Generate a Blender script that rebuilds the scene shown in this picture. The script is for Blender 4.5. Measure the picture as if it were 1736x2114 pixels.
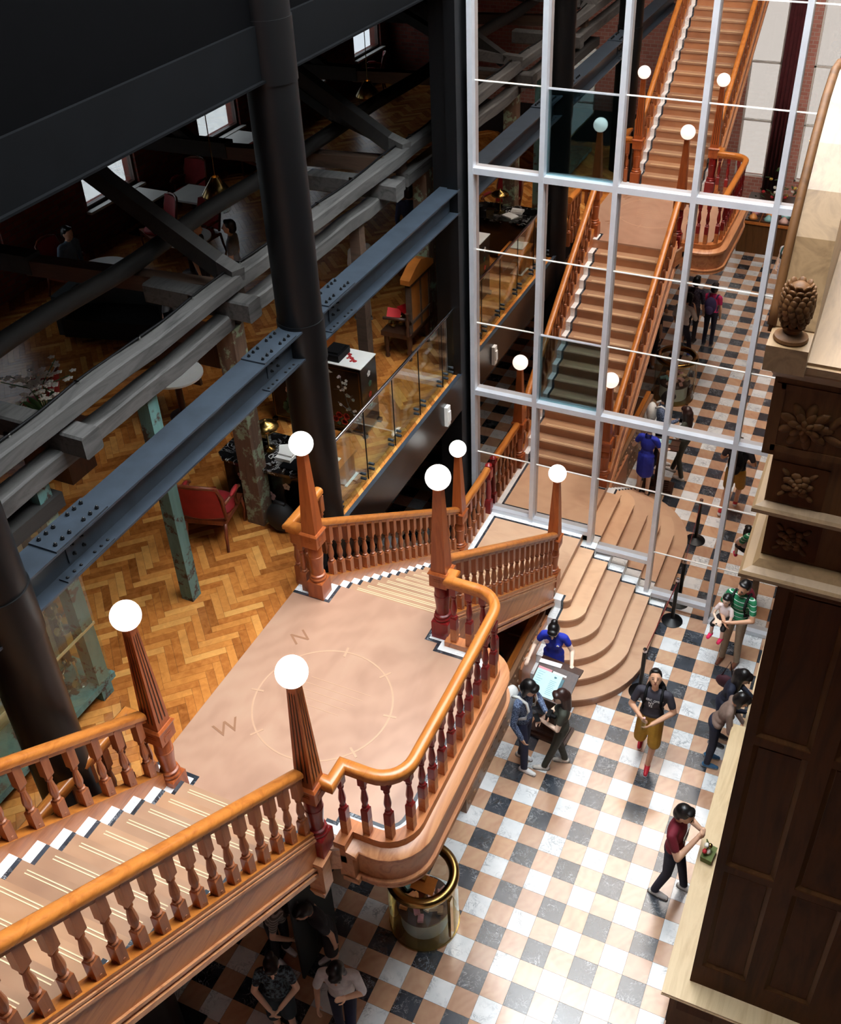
import bpy, bmesh, math, random
import numpy as np
from mathutils import Vector, Matrix, Euler
random.seed(7)
for o in list(bpy.data.objects): bpy.data.objects.remove(o)
SC = bpy.context.scene
COL = SC.collection
# ------------------------------------------------------------------ camera, sky, exposure
def cam_rows(yaw, pitch, roll):
    ca, sa, cb, sb, cc, sc = math.cos(yaw), math.sin(yaw), math.cos(pitch), math.sin(pitch), math.cos(roll), math.sin(roll)
    fwd = Vector((sa*cb, ca*cb, -sb)); right = Vector((ca, -sa, 0)); up = right.cross(fwd)
    return cc*right + sc*up, -sc*right + cc*up, -fwd
CAM_F = 2121.79
CAM_LOC = Vector((2.6934, -12.9544, 12.4543))
CAM_R = cam_rows(math.radians(-24.9159), math.radians(35.7013), math.radians(-1.8844))
cd = bpy.data.cameras.new('camera'); cam = bpy.data.objects.new('camera', cd); COL.objects.link(cam)
cd.sensor_fit = 'HORIZONTAL'; cd.sensor_width = 36; cd.lens = 36*CAM_F/1736
cd.shift_x = (868-911.67)/1736; cd.shift_y = (933.12-1057)/1736; cd.clip_start = 0.05; cd.clip_end = 200
M = Matrix((CAM_R[0], CAM_R[1], CAM_R[2])).transposed().to_4x4(); M.translation = CAM_LOC; cam.matrix_world = M
SC.camera = cam
wd = bpy.data.worlds.new('overcast_sky'); SC.world = wd; wd.use_nodes = True
bg = wd.node_tree.nodes['Background']; bg.inputs[0].default_value = (0.90, 0.96, 1.0, 1); bg.inputs[1].default_value = 17.0
SC.view_settings.view_transform = 'Standard'; SC.view_settings.look = 'None'; SC.view_settings.gamma = 1
SC.view_settings.use_curve_mapping = False; SC.view_settings.exposure = 0.1
SC.cycles.max_bounces = 8; SC.cycles.diffuse_bounces = 3; SC.cycles.glossy_bounces = 4; SC.cycles.transparent_max_bounces = 12
def to_px(p):
    v = Vector(p)-CAM_LOC; a, b, c = v.dot(CAM_R[0]), v.dot(CAM_R[1]), -v.dot(CAM_R[2])
    return (911.67+CAM_F*a/c, 933.12-CAM_F*b/c, c)

# ------------------------------------------------------------------ colours and materials
def lin(r, g, b):
    f = lambda c: (c/255)/12.92 if c/255 <= 0.04045 else ((c/255+0.055)/1.055)**2.4
    return (f(r), f(g), f(b), 1)
MATS = {}
class NT:
    def __init__(s, name):
        s.m = bpy.data.materials.new(name); s.m.use_nodes = True; s.t = s.m.node_tree; s.n = s.t.nodes; s.l = s.t.links
        s.b = s.n['Principled BSDF']; s.out = s.n['Material Output']; MATS[name] = s.m
    def node(s, kind, **kw):
        n = s.n.new(kind)
        for k, v in kw.items(): setattr(n, k, v)
        return n
    def link(s, a, b): s.l.new(a, b)
    def ramp(s, fac, stops):
        r = s.node('ShaderNodeValToRGB'); e = r.color_ramp.elements
        while len(e) < len(stops): e.new(0.5)
        for i, (p, c) in enumerate(stops): e[i].position = p; e[i].color = c
        s.link(fac, r.inputs[0]); return r.outputs[0]
    def pos(s, scale=(1, 1, 1), rot=(0, 0, 0), obj=False):
        g = s.node('ShaderNodeTexCoord').outputs['Object'] if obj else s.node('ShaderNodeNewGeometry').outputs['Position']
        m = s.node('ShaderNodeMapping'); m.inputs['Scale'].default_value = scale; m.inputs['Rotation'].default_value = rot
        s.link(g, m.inputs[0]); return m.outputs[0]
    def noise(s, vec, scale, detail=4, rough=0.55, dist=0.0):
        n = s.node('ShaderNodeTexNoise'); n.inputs['Scale'].default_value = scale; n.inputs['Detail'].default_value = detail
        n.inputs['Roughness'].default_value = rough; n.inputs['Distortion'].default_value = dist
        if vec: s.link(vec, n.inputs['Vector'])
        return n.outputs[0]
    def mix(s, fac, a, b, mode='MIX'):
        n = s.node('ShaderNodeMix', data_type='RGBA', blend_type=mode)
        for sock, v in ((n.inputs[0], fac), (n.inputs[6], a), (n.inputs[7], b)):
            if hasattr(v, 'is_linked'): s.link(v, sock)
            else: sock.default_value = v
        return n.outputs[2]
    def math(s, op, a, b=0.0):
        n = s.node('ShaderNodeMath', operation=op)
        for i, v in enumerate((a, b)):
            if hasattr(v, 'is_linked'): s.link(v, n.inputs[i])
            else: n.inputs[i].default_value = v
        return n.outputs[0]
    def bump(s, h, strength=0.3, dist=0.01):
        n = s.node('ShaderNodeBump'); n.inputs['Strength'].default_value = strength; n.inputs['Distance'].default_value = dist
        s.link(h, n.inputs['Height']); s.link(n.outputs[0], s.b.inputs['Normal'])
    def fin(s, col=None, rough=0.5, metal=0.0, spec=0.5):
        if col is not None:
            if hasattr(col, 'is_linked'): s.link(col, s.b.inputs['Base Color'])
            else: s.b.inputs['Base Color'].default_value = col
        s.b.inputs['Roughness'].default_value = rough; s.b.inputs['Metallic'].default_value = metal
        s.b.inputs['Specular IOR Level'].default_value = spec
        return s.m
def plain(name, rgb, rough=0.5, metal=0.0, vary=0.12, scale=6, spec=0.5):
    t = NT(name); c = lin(*rgb); d = tuple(x*(1-vary) for x in c[:3])+(1,); e = tuple(min(1, x*(1+vary)) for x in c[:3])+(1,)
    return t.fin(t.ramp(t.noise(t.pos(), scale), [(0.3, d), (0.7, e)]), rough, metal, spec)
def wood(name, dark, light, rough=0.35, along='y', scale=3.0, strength=1.0, bump=0.1, worn=None, spec=0.5):
    t = NT(name); s = {'x': (0.12, 1, 1), 'y': (1, 0.12, 1), 'z': (1, 1, 0.12)}[along]
    p = t.pos(s); n = t.noise(p, scale*3, 6, 0.6, 1.5*strength)
    c = t.ramp(n, [(0.25, lin(*dark)), (0.55, lin(*light)), (0.8, lin(*[(a+b)/2 for a, b in zip(dark, light)]))])
    if worn:
        w = t.ramp(t.noise(t.pos(), 5, 5, 0.7), [(worn[1]-0.03, (0, 0, 0, 1)), (worn[1]+0.03, (1, 1, 1, 1))])
        c = t.mix(w, c, lin(*worn[0]))
    if bump: t.bump(n, bump, 0.01)
    return t.fin(c, rough, 0, spec)
def marble(name, base, base2, vein, rough=0.2, scale=2.2, width=0.035, randomise=True):
    t = NT(name); p = t.pos()
    if randomise:
        r = t.node('ShaderNodeObjectInfo').outputs['Random']; v = t.node('ShaderNodeVectorMath', operation='SCALE')
        v.inputs[0].default_value = (37, 53, 71); t.link(r, v.inputs[3]); a = t.node('ShaderNodeVectorMath', operation='ADD')
        t.link(p, a.inputs[0]); t.link(v.outputs[0], a.inputs[1]); p = a.outputs[0]
    n = t.noise(p, scale*2, 6, 0.65, 1.8); k = t.math('ABSOLUTE', t.math('SUBTRACT', n, 0.5))
    v = t.ramp(k, [(0.0, (1, 1, 1, 1)), (width, (0, 0, 0, 1))])
    m = t.ramp(t.noise(p, scale*1.3, 3), [(0.45, (0, 0, 0, 1)), (0.65, (1, 1, 1, 1))])
    v = t.mix(1.0, v, m, 'MULTIPLY')
    c = t.ramp(t.noise(p, scale, 5), [(0.35, lin(*base)), (0.7, lin(*base2))])
    return t.fin(t.mix(v, c, lin(*vein)), rough, 0, 1.0)
def sandstone(name, cols, rough=0.3, scale=2.0, island=True, stretch=(1, 1, 1), rot=0.5):
    t = NT(name); p = t.pos(stretch, (0, 0, rot)); n = t.noise(p, scale, 3, 0.5, 1.2)
    w = t.node('ShaderNodeTexWave'); w.inputs['Scale'].default_value = scale*1.1; w.inputs['Distortion'].default_value = 14; w.inputs['Detail'].default_value = 3
    t.link(p, w.inputs[0]); f = t.math('ADD', t.math('MULTIPLY', w.outputs[1], 0.12), t.math('MULTIPLY', n, 0.88))
    c = t.ramp(f, [(0.15, lin(*cols[0])), (0.5, lin(*cols[1])), (0.85, lin(*cols[2]))])
    if island:
        r = t.math('FRACT', t.math('ADD', t.node('ShaderNodeObjectInfo').outputs['Random'], t.node('ShaderNodeNewGeometry').outputs['Random Per Island']))
        c = t.mix(1.0, c, t.ramp(r, [(0, (0.72, 0.66, 0.62, 1)), (0.5, (0.95, 0.93, 0.9, 1)), (1, (1, 0.92, 0.8, 1))]), 'MULTIPLY')
    return t.fin(c, rough, 0, 1.0)
def emit(name, rgb, strength, base=(240, 240, 235)):
    t = NT(name); t.b.inputs['Emission Color'].default_value = lin(*rgb); t.b.inputs['Emission Strength'].default_value = strength
    return t.fin(lin(*base), 0.25)
def glassy(name, refl, trans, rough=0.0, fres=None):
    "pane: mirror-coated or plain glass, part reflected and part let through"
    t = NT(name); t.n.remove(t.b)
    g = t.node('ShaderNodeBsdfGlossy'); g.inputs['Color'].default_value = refl; g.inputs['Roughness'].default_value = rough
    tr = t.node('ShaderNodeBsdfTransparent'); tr.inputs['Color'].default_value = trans
    if fres is None:
        a = t.node('ShaderNodeAddShader'); t.link(g.outputs[0], a.inputs[0]); t.link(tr.outputs[0], a.inputs[1])
    else:
        a = t.node('ShaderNodeMixShader'); f = t.node('ShaderNodeFresnel'); bf = t.node('ShaderNodeNewGeometry').outputs['Backfacing']
        t.link(t.math('ADD', t.math('MULTIPLY', bf, 1/fres-fres), fres), f.inputs[0])
        t.link(f.outputs[0], a.inputs[0]); t.link(tr.outputs[0], a.inputs[1]); t.link(g.outputs[0], a.inputs[2])
    t.link(a.outputs[0], t.out.inputs[0]); return t.m

plain('steel', (40, 48, 57), 0.45, 0.0, 0.25, 5); plain('black_steel', (7, 8, 10), 0.42, 0.0, 0.2, 5, 0.35)
plain('black_panel', (8, 7, 7), 0.3, 0.0, 0.15, 4); plain('fascia', (5, 6, 8), 0.8, 0, 0.2, 3, 0.08)
plain('aluminium', (205, 208, 214), 0.32, 0.35, 0.05); plain('chrome', (215, 215, 220), 0.12, 1.0, 0.02)
plain('brass', (165, 135, 80), 0.25, 1.0, 0.15); plain('silver', (215, 215, 210), 0.15, 1.0, 0.05)
plain('void_black', (3, 3, 4), 0.85, 0, 0.1, 6, 0.04); plain('white', (232, 230, 224), 0.5, 0, 0.03); plain('black', (9, 9, 11), 0.6, 0, 0.1, 6, 0.2); plain('dark', (14, 13, 13), 0.7, 0, 0.2)
plain('grey_wall', (58, 66, 68), 0.8, 0, 0.1, 2); plain('dark_wall', (22, 19, 18), 0.8, 0, 0.2, 2); plain('pillar_white', (205, 215, 208), 0.6, 0, 0.03)
wood('rail_wood', (148, 76, 26), (190, 116, 50), 0.28, 'y', 3); wood('post_wood', (128, 56, 22), (170, 88, 42), 0.32, 'z', 3)
wood('baluster_wood', (124, 62, 32), (166, 96, 56), 0.36, 'z', 3); wood('curb_wood', (150, 78, 36), (196, 122, 70), 0.35, 'y', 3)
wood('cornice_wood', (158, 92, 54), (204, 144, 100), 0.35, 'y', 2.5)
wood('red_paint', (104, 18, 20), (140, 30, 30), 0.3, 'z', 3, worn=((120, 66, 40), 0.66))
marble('black_marble', (30, 36, 44), (58, 66, 76), (200, 204, 208), 0.26, 3.0, 0.014); marble('white_marble', (226, 228, 228), (246, 246, 244), (150, 154, 158), 0.2, 3.0, 0.03)  # black marble base lifted to grey-blue, reflected sky painted into it
marble('grey_marble', (222, 225, 226), (242, 243, 243), (150, 156, 162), 0.2, 3.4, 0.05)
marble('desk_marble', (14, 14, 16), (24, 24, 26), (225, 225, 220), 0.12, 1.6, 0.02, False)
sandstone('tile_sandstone', [(190, 144, 118), (210, 170, 142), (222, 188, 156)], 0.2, 2.2)
sandstone('landing_stone', [(156, 116, 94), (178, 138, 114), (188, 152, 126)], 0.3, 1.3, False, (1, 0.6, 1), 1.1)
sandstone('tread_stone', [(152, 114, 90), (174, 136, 108), (184, 148, 120)], 0.3, 1.4, True, (0.6, 1.4, 1), 0.1)
sandstone('riser_stone', [(150, 98, 66), (176, 122, 86), (186, 134, 96)], 0.4, 1.4, True, (0.6, 1.4, 1), 0.1)
plain('inlay', (230, 206, 168), 0.3, 0, 0.04); plain('inlay_faint', (194, 156, 128), 0.3, 0, 0.03); plain('inlay_letter', (150, 108, 82), 0.3, 0, 0.03)
sandstone('tread_stone_lit', [(198, 154, 124), (222, 182, 150), (232, 196, 162)], 0.3, 1.4, True, (0.6, 1.4, 1), 0.1)  # paler copy of the tread stone, brighter light by the glass painted in
def _parquet():
    t = NT('parquet'); r = t.math('FRACT', t.math('ADD', t.node('ShaderNodeObjectInfo').outputs['Random'], t.node('ShaderNodeNewGeometry').outputs['Random Per Island']))
    n = t.noise(t.pos((1, 1, 1), (0, 0, 0.785)), 9, 5, 0.6, 1.0)
    c = t.ramp(r, [(0, lin(136, 74, 30)), (0.35, lin(180, 106, 46)), (0.7, lin(206, 132, 62)), (1, lin(232, 170, 94))])
    c = t.mix(0.35, c, t.ramp(n, [(0.3, lin(96, 48, 18)), (0.7, lin(210, 140, 70))])); t.fin(c, 0.24)
_parquet()
wood('timber', (40, 39, 38), (84, 82, 80), 0.75, 'y', 2.2, 1, 0.5); wood('dark_timber', (18, 17, 17), (36, 34, 32), 0.75, 'y', 2.2, 1, 0.5)
wood('brown_timber', (54, 40, 32), (88, 68, 54), 0.7, 'x', 2.2, 1, 0.4)
wood('turquoise_post', (66, 102, 98), (92, 130, 126), 0.6, 'z', 2, worn=((60, 44, 36), 0.56)); wood('peeled_post', (72, 52, 40), (108, 84, 66), 0.65, 'z', 2, worn=((138, 156, 130), 0.56))
wood('cabinet_wood', (62, 38, 18), (98, 64, 34), 0.55, 'z', 1.2, 1.4, 0.05, spec=0.2); wood('ledge_wood', (196, 164, 118), (226, 200, 158), 0.4, 'y', 1.2, 1.4, 0.03)
wood('panel_wood', (50, 26, 10), (80, 44, 18), 0.6, 'z', 1.0, 1.4, 0.05, spec=0.15); wood('dark_wood', (44, 26, 20), (70, 42, 30), 0.35, 'z', 2.5)
plain('red_velvet', (156, 30, 34), 0.7, 0, 0.15); plain('lacquer', (14, 13, 14), 0.15, 0, 0.1); plain('orange_wood', (176, 104, 44), 0.3, 0, 0.15)
emit('globe', (255, 252, 246), 1.6); emit('bulb', (255, 190, 110), 14); emit('screen', (170, 225, 232), 0.5)
glassy('mirror_pane', (0.66, 0.56, 0.49, 1), (0.05, 0.055, 0.06, 1)); glassy('clear_pane', (0.10, 0.125, 0.13, 1), (0.55, 0.68, 0.68, 1))
glassy('window_glass', (0.06, 0.06, 0.06, 1), (0.2, 0.205, 0.21, 1)); glassy('rear_glass', (0.06, 0.06, 0.06, 1), (0.24, 0.24, 0.24, 1)); glassy('guard_glass', (0.9, 0.95, 0.95, 1), (0.86, 0.92, 0.90, 1), 0.0, 1.55); glassy('case_glass', (0.9, 0.95, 0.95, 1), (0.88, 0.94, 0.91, 1), 0.0, 1.45)
def _brick(name, a, b, mortar, sc):
    t = NT(name); br = t.node('ShaderNodeTexBrick'); br.inputs['Scale'].default_value = sc
    br.inputs['Color1'].default_value = lin(*a); br.inputs['Color2'].default_value = lin(*b); br.inputs['Mortar'].default_value = lin(*mortar)
    sx = t.node('ShaderNodeSeparateXYZ'); t.link(t.node('ShaderNodeNewGeometry').outputs['Position'], sx.inputs[0])
    cb = t.node('ShaderNodeCombineXYZ'); t.link(t.math('ADD', sx.outputs[0], sx.outputs[1]), cb.inputs[0]); t.link(sx.outputs[2], cb.inputs[1]); t.link(cb.outputs[0], br.inputs[0])
    t.fin(br.outputs[0], 0.85)
_brick('brick', (128, 62, 50), (104, 48, 40), (96, 80, 72), 2.4); _brick('pink_brick', (206, 140, 126), (186, 120, 106), (200, 176, 166), 2.4)

# ------------------------------------------------------------------ mesh helpers
class MB:
    def __init__(s): s.v = []; s.f = []; s.mi = []; s.cur = 0
    def add(s, vs, fs):
        b = len(s.v); s.v += [tuple(v) for v in vs]; s.f += [tuple(b+i for i in f) for f in fs]; s.mi += [s.cur]*len(fs); return s
    def bx(s, x0, x1, y0, y1, z0, z1, M=None):
        vs = [Vector((x, y, z)) for z in (z0, z1) for y in (y0, y1) for x in (x0, x1)]
        if M: vs = [M @ v for v in vs]
        return s.add(vs, [(0, 2, 3, 1), (4, 5, 7, 6), (0, 1, 5, 4), (2, 6, 7, 3), (0, 4, 6, 2), (1, 3, 7, 5)])
    def frust(s, cx, cy, z0, z1, w0, w1, d0=None, d1=None):
        d0 = w0 if d0 is None else d0; d1 = w1 if d1 is None else d1
        vs = [(cx+a*w/2, cy+b*d/2, z) for z, w, d in ((z0, w0, d0), (z1, w1, d1)) for a, b in ((-1, -1), (1, -1), (1, 1), (-1, 1))]
        return s.add(vs, [(3, 2, 1, 0), (4, 5, 6, 7), (0, 1, 5, 4), (1, 2, 6, 5), (2, 3, 7, 6), (3, 0, 4, 7)])
    def beam(s, p0, p1, w, h, w1=None, h1=None):
        "box along p0->p1, w sideways and h upwards"
        p0, p1 = Vector(p0), Vector(p1); d = (p1-p0).normalized(); up = Vector((0, 0, 1)) if abs(d.z) < 0.99 else Vector((0, 1, 0))
        sd = d.cross(up).normalized(); u = sd.cross(d); w1 = w1 or w; h1 = h1 or h
        vs = [p+sd*a*ww/2+u*b*hh/2 for p, ww, hh in ((p0, w, h), (p1, w1, h1)) for a, b in ((-1, -1), (1, -1), (1, 1), (-1, 1))]
        return s.add(vs, [(3, 2, 1, 0), (4, 5, 6, 7), (0, 1, 5, 4), (1, 2, 6, 5), (2, 3, 7, 6), (3, 0, 4, 7)])
    def lathe(s, prof, n=16, c=(0, 0, 0), M=None, cap=True):
        vs = []; fs = []; k = len(prof)
        for i in range(n):
            a = 2*math.pi*i/n
            for r, z in prof: vs.append(Vector((c[0]+r*math.cos(a), c[1]+r*math.sin(a), c[2]+z)))
        for i in range(n):
            j = (i+1) % n
            for q in range(k-1): fs.append((i*k+q, j*k+q, j*k+q+1, i*k+q+1))
        if cap: fs.append(tuple(i*k for i in reversed(range(n)))); fs.append(tuple(i*k+k-1 for i in range(n)))
        if M: vs = [M @ v for v in vs]
        return s.add(vs, fs)
    def tube(s, pts, r, n=8, r1=None):
        pts = [Vector(p) for p in pts]; vs = []; fs = []; m = len(pts)
        for i, p in enumerate(pts):
            d = (pts[min(i+1, m-1)]-pts[max(i-1, 0)]).normalized(); up = Vector((0, 0, 1)) if abs(d.z) < 0.95 else Vector((0, 1, 0))
            sd = d.cross(up).normalized(); u = sd.cross(d); rr = r if r1 is None else r+(r1-r)*i/(m-1)
            for q in range(n): a = 2*math.pi*q/n; vs.append(p+sd*rr*math.cos(a)+u*rr*math.sin(a))
        for i in range(m-1):
            for q in range(n): fs.append((i*n+q, i*n+(q+1) % n, (i+1)*n+(q+1) % n, (i+1)*n+q))
        fs.append(tuple(reversed(range(n)))); fs.append(tuple((m-1)*n+q for q in range(n)))
        return s.add(vs, fs)
    def sph(s, c, r, n=12, M=None, k=None):
        r = (r, r, r) if not hasattr(r, '__len__') else r; k = k or max(4, n//2+1)
        prof = [(math.sin(math.pi*i/k), -math.cos(math.pi*i/k)) for i in range(k+1)]; vs = [Vector((0, 0, -r[2]))]; fs = []
        for i in range(1, k):
            for q in range(n): a = 2*math.pi*q/n; vs.append(Vector((prof[i][0]*r[0]*math.cos(a), prof[i][0]*r[1]*math.sin(a), prof[i][1]*r[2])))
        vs.append(Vector((0, 0, r[2]))); e = len(vs)-1
        for q in range(n):
            fs.append((0, 1+(q+1) % n, 1+q)); fs.append((e, e-n+q, e-n+(q+1) % n))
            for i in range(k-2): a = 1+i*n; fs.append((a+q, a+(q+1) % n, a+n+(q+1) % n, a+n+q))
        c = Vector(c); vs = [((M @ v) if M else v)+c for v in vs]
        return s.add(vs, fs)
    def prism(s, poly, z0, z1):
        n = len(poly); vs = [(x, y, z) for z in (z0, z1) for x, y in poly]
        ar = sum(poly[i][0]*poly[(i+1) % n][1]-poly[(i+1) % n][0]*poly[i][1] for i in range(n))
        fs = [tuple(reversed(range(n))), tuple(range(n, 2*n))]+[(i, (i+1) % n, n+(i+1) % n, n+i) for i in range(n)]
        if ar < 0: fs = [tuple(reversed(f)) for f in fs]
        return s.add(vs, fs)
    def sweep(s, prof, path, closed=False):
        "prof: (side, up) polygon; path: 3D points; mitred in plan, profile kept upright"
        pts = [Vector(p) for p in path]; m = len(pts); n = len(prof); vs = []
        for i, p in enumerate(pts):
            a = pts[(i-1) % m] if (i > 0 or closed) else None; b = pts[(i+1) % m] if (i < m-1 or closed) else None
            d0 = Vector(((p-a).x, (p-a).y, 0)).normalized() if a is not None else None
            d1 = Vector(((b-p).x, (b-p).y, 0)).normalized() if b is not None else None
            d0 = d0 or d1; d1 = d1 or d0
            n0 = Vector((d0.y, -d0.x, 0)); n1 = Vector((d1.y, -d1.x, 0)); q = (n0+n1).normalized(); k = 1/max(0.35, q.dot(n0))
            for u, v in prof: vs.append(p+q*u*k+Vector((0, 0, v)))
        fs = []
        for i in range(m if closed else m-1):
            j = (i+1) % m
            for q in range(n): fs.append((i*n+q, i*n+(q+1) % n, j*n+(q+1) % n, j*n+q))
        if not closed: fs.append(tuple(reversed(range(n)))); fs.append(tuple((m-1)*n+q for q in range(n)))
        ar = sum(prof[i][0]*prof[(i+1) % n][1]-prof[(i+1) % n][0]*prof[i][1] for i in range(n))
        if ar > 0: fs = [tuple(reversed(f)) for f in fs]
        return s.add(vs, fs)
    def mesh(s, name, mats, smooth=False):
        me = bpy.data.meshes.new(name); me.from_pydata(s.v, [], s.f)
        for m in ([mats] if isinstance(mats, str) else mats): me.materials.append(MATS[m])
        if any(s.mi): me.polygons.foreach_set('material_index', s.mi)
        if smooth: smooth_mesh(me, smooth)
        me.update(); return me
    def build(s, name, mats, parent=None, smooth=False, world=False):
        return place(name, s.mesh(name, mats, smooth), parent, world=world)
def smooth_mesh(me, smooth):
    me.polygons.foreach_set('use_smooth', [True]*len(me.polygons))
    if smooth is not True and hasattr(me, 'set_sharp_from_angle'): me.set_sharp_from_angle(angle=math.radians(smooth))
PM = {}
def place(name, me, parent=None, loc=None, rot=None, world=False, scale=None):
    o = bpy.data.objects.new(name, me); COL.objects.link(o)
    if loc is not None: o.location = loc
    if rot is not None: o.rotation_euler = rot
    if scale is not None: o.scale = scale
    if parent:
        o.parent = parent
        if world: o.matrix_parent_inverse = PM[parent.name].inverted()
        PM[o.name] = (PM[parent.name] if not world else Matrix.Identity(4)) @ Matrix.LocRotScale(o.location, o.rotation_euler, o.scale)
    else: PM[o.name] = Matrix.LocRotScale(o.location, o.rotation_euler, o.scale)
    return o
def tag(o, label, cat, group=None):
    o['label'] = label; o['category'] = cat
    if group: o['group'] = group
    return o
def thing(name, label, cat, loc=(0, 0, 0), rz=0, group=None):
    o = place(name, None, loc=loc, rot=(0, 0, rz)); o.empty_display_size = 0.2; return tag(o, label, cat, group)
def struct(name, mb, mat, smooth=False):
    o = mb.build(name, mat, smooth=smooth) if mb else place(name, None); o['kind'] = 'structure'; return o
def stuff(o): o['kind'] = 'stuff'; return o
def copy_tree(o, parent=None):
    c = o.copy(); COL.objects.link(c); c.parent = parent; PM[c.name] = PM[o.name].copy()
    for ch in [x for x in bpy.data.objects if x.parent == o]: copy_tree(ch, c)
    return c
def text_mesh(body, size, ext=0.002):
    cu = bpy.data.curves.new('t', 'FONT'); cu.body = body; cu.size = size; cu.extrude = ext; cu.align_x = 'CENTER'; cu.align_y = 'CENTER'; cu.resolution_u = 2
    ob = bpy.data.objects.new('t', cu); COL.objects.link(ob)
    me = bpy.data.meshes.new_from_object(ob.evaluated_get(bpy.context.evaluated_depsgraph_get())); bpy.data.objects.remove(ob); bpy.data.curves.remove(cu); return me
# ------------------------------------------------------------------ setting: floors
RI = 0.17543; L1 = 7*RI; L2 = L1+16*RI; TS = 0.3; GY = 13.152
flo = struct('floor', MB().bx(-12, 5, -18, 15.3, -0.3, -0.004), 'dark_wall')
def tile_mesh(name, mat): g = 0.0016; return MB().bx(g, TS-g, -TS+g, -g, -0.02, 0.0).mesh(name, mat)
TM = {'k': tile_mesh('tile', 'black_marble'), 'w': tile_mesh('tile', 'grey_marble'), 'p': tile_mesh('tile', 'tile_sandstone')}
cells = []
for i in range(-30, 16):
    for j in range(-23, 47):
        kind = 'k' if (i % 2 == 0 and j % 2 == 0) else ('w' if (i % 2 and j % 2) else 'p')
        x, y = i*TS, -(j+GY)*TS; cx, cy = x+0.15, y-0.15; px = to_px((cx, cy, 0))
        seen = -0.7 < cx < 2.36 and -9.6 < cy < 0 and 0 < px[0] < 1560 and px[1] < 2130 and not (cx < 0.7 and cy > -1.4) and not (cx < 0.1 and -2.6 < cy)
        cells.append((0 if seen else 1, px[2], kind, x, y))
cells.sort(); rest = MB()
for n, (s, d, kind, x, y) in enumerate(cells):
    if n < 300: place('tile', TM[kind], flo, loc=(x, y, 0))
    else:
        rest.cur = 'kwp'.index(kind); g = 0.0016; rest.bx(x+g, x+TS-g, y-TS+g, y-g, -0.02, 0)
stuff(rest.build('floor_tiles', ['black_marble', 'grey_marble', 'tile_sandstone'], flo))
# upper hall floor with herringbone planks laid at 45 degrees
hall = struct('floor_upper', MB().bx(-11.5, -2.80, -13, 15, L2-0.34, L2-0.012).bx(-2.80, -2.735, -8.43, -5.30, L2-0.34, L2-0.012), 'dark_wall')
PL, PW = 0.46, 0.092; nn = 5; c45 = math.cos(math.pi/4); plk = []; edge = []
g = 0.0012; PH = MB().bx(g, PL-g, g, PW-g, -0.018, 0).mesh('plank', 'parquet')
def inside(x, y): return (-11.4 < x < -2.81 and -10.6 < y < 14.6) or (-11.4 < x < -2.737 and -8.42 < y < -5.3)
def clip(poly, ax, lim, sg):
    out = []
    for p, r in zip(poly, poly[1:]+poly[:1]):
        a, b = sg*(lim-p[ax]), sg*(lim-r[ax])
        if a >= 0: out.append(p)
        if a*b < 0: k = a/(a-b); out.append((p[0]+(r[0]-p[0])*k, p[1]+(r[1]-p[1])*k))
    return out
for a in range(-150, 160):
    for b in range(-24, 24):
        for vert_ in (0, 1):
            u0, v0 = a+2*nn*b, a
            if vert_: u0, v0, lu, lv = u0+nn, v0+1-nn, 1, nn
            else: lu, lv = nn, 1
            U, V = u0*PW, v0*PW; cu, cv = U+lu*PW/2, V+lv*PW/2
            x, y = -6.5+(cu-cv)*c45, -3+(cu+cv)*c45
            ex = (max(lu, lv)*PW/2)*c45+0.03
            if -11.3 < x < -2.5 and -10.6 < y < 14.5 and not (inside(x-ex, y-ex) and inside(x+ex, y+ex) and inside(x+ex, y-ex)): edge.append((U, V, lu, lv))
            elif inside(x, y): plk.append((to_px((x, y, L2))[2] if (-6 < x and -8.4 < y < -3.4) else 99, U, V, lu, lv, vert_))
plk.sort(); rest = MB()
for n, (d, U, V, lu, lv, vt) in enumerate(plk):
    if n < 300:
        ang = math.pi/4; ou, ov = (U+PW, V) if vt else (U, V)
        place('plank', PH, hall, loc=(-6.5+(ou-ov)*c45, -3+(ou+ov)*c45, L2), rot=(0, 0, ang+(math.pi/2 if vt else 0)))
    else:
        q = [(U+g, V+g), (U+lu*PW-g, V+g), (U+lu*PW-g, V+lv*PW-g), (U+g, V+lv*PW-g)]
        rest.prism([(-6.5+(p-w)*c45, -3+(p+w)*c45) for p, w in q], L2-0.018, L2)
for U, V, lu, lv in edge:
    q = [(U+g, V+g), (U+lu*PW-g, V+g), (U+lu*PW-g, V+lv*PW-g), (U+g, V+lv*PW-g)]; q = [(-6.5+(p-w)*c45, -3+(p+w)*c45) for p, w in q]
    for lo, hi, lim in ((-10.6, -8.43, -2.805), (-8.43, -5.29, -2.736), (-5.29, 14.5, -2.805)):
        r = clip(clip(clip(q, 0, lim, 1), 1, hi, 1), 1, lo, -1)
        if len(r) > 2: rest.prism(r, L2-0.018, L2)
stuff(rest.build('parquet_planks', 'parquet', hall))
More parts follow.
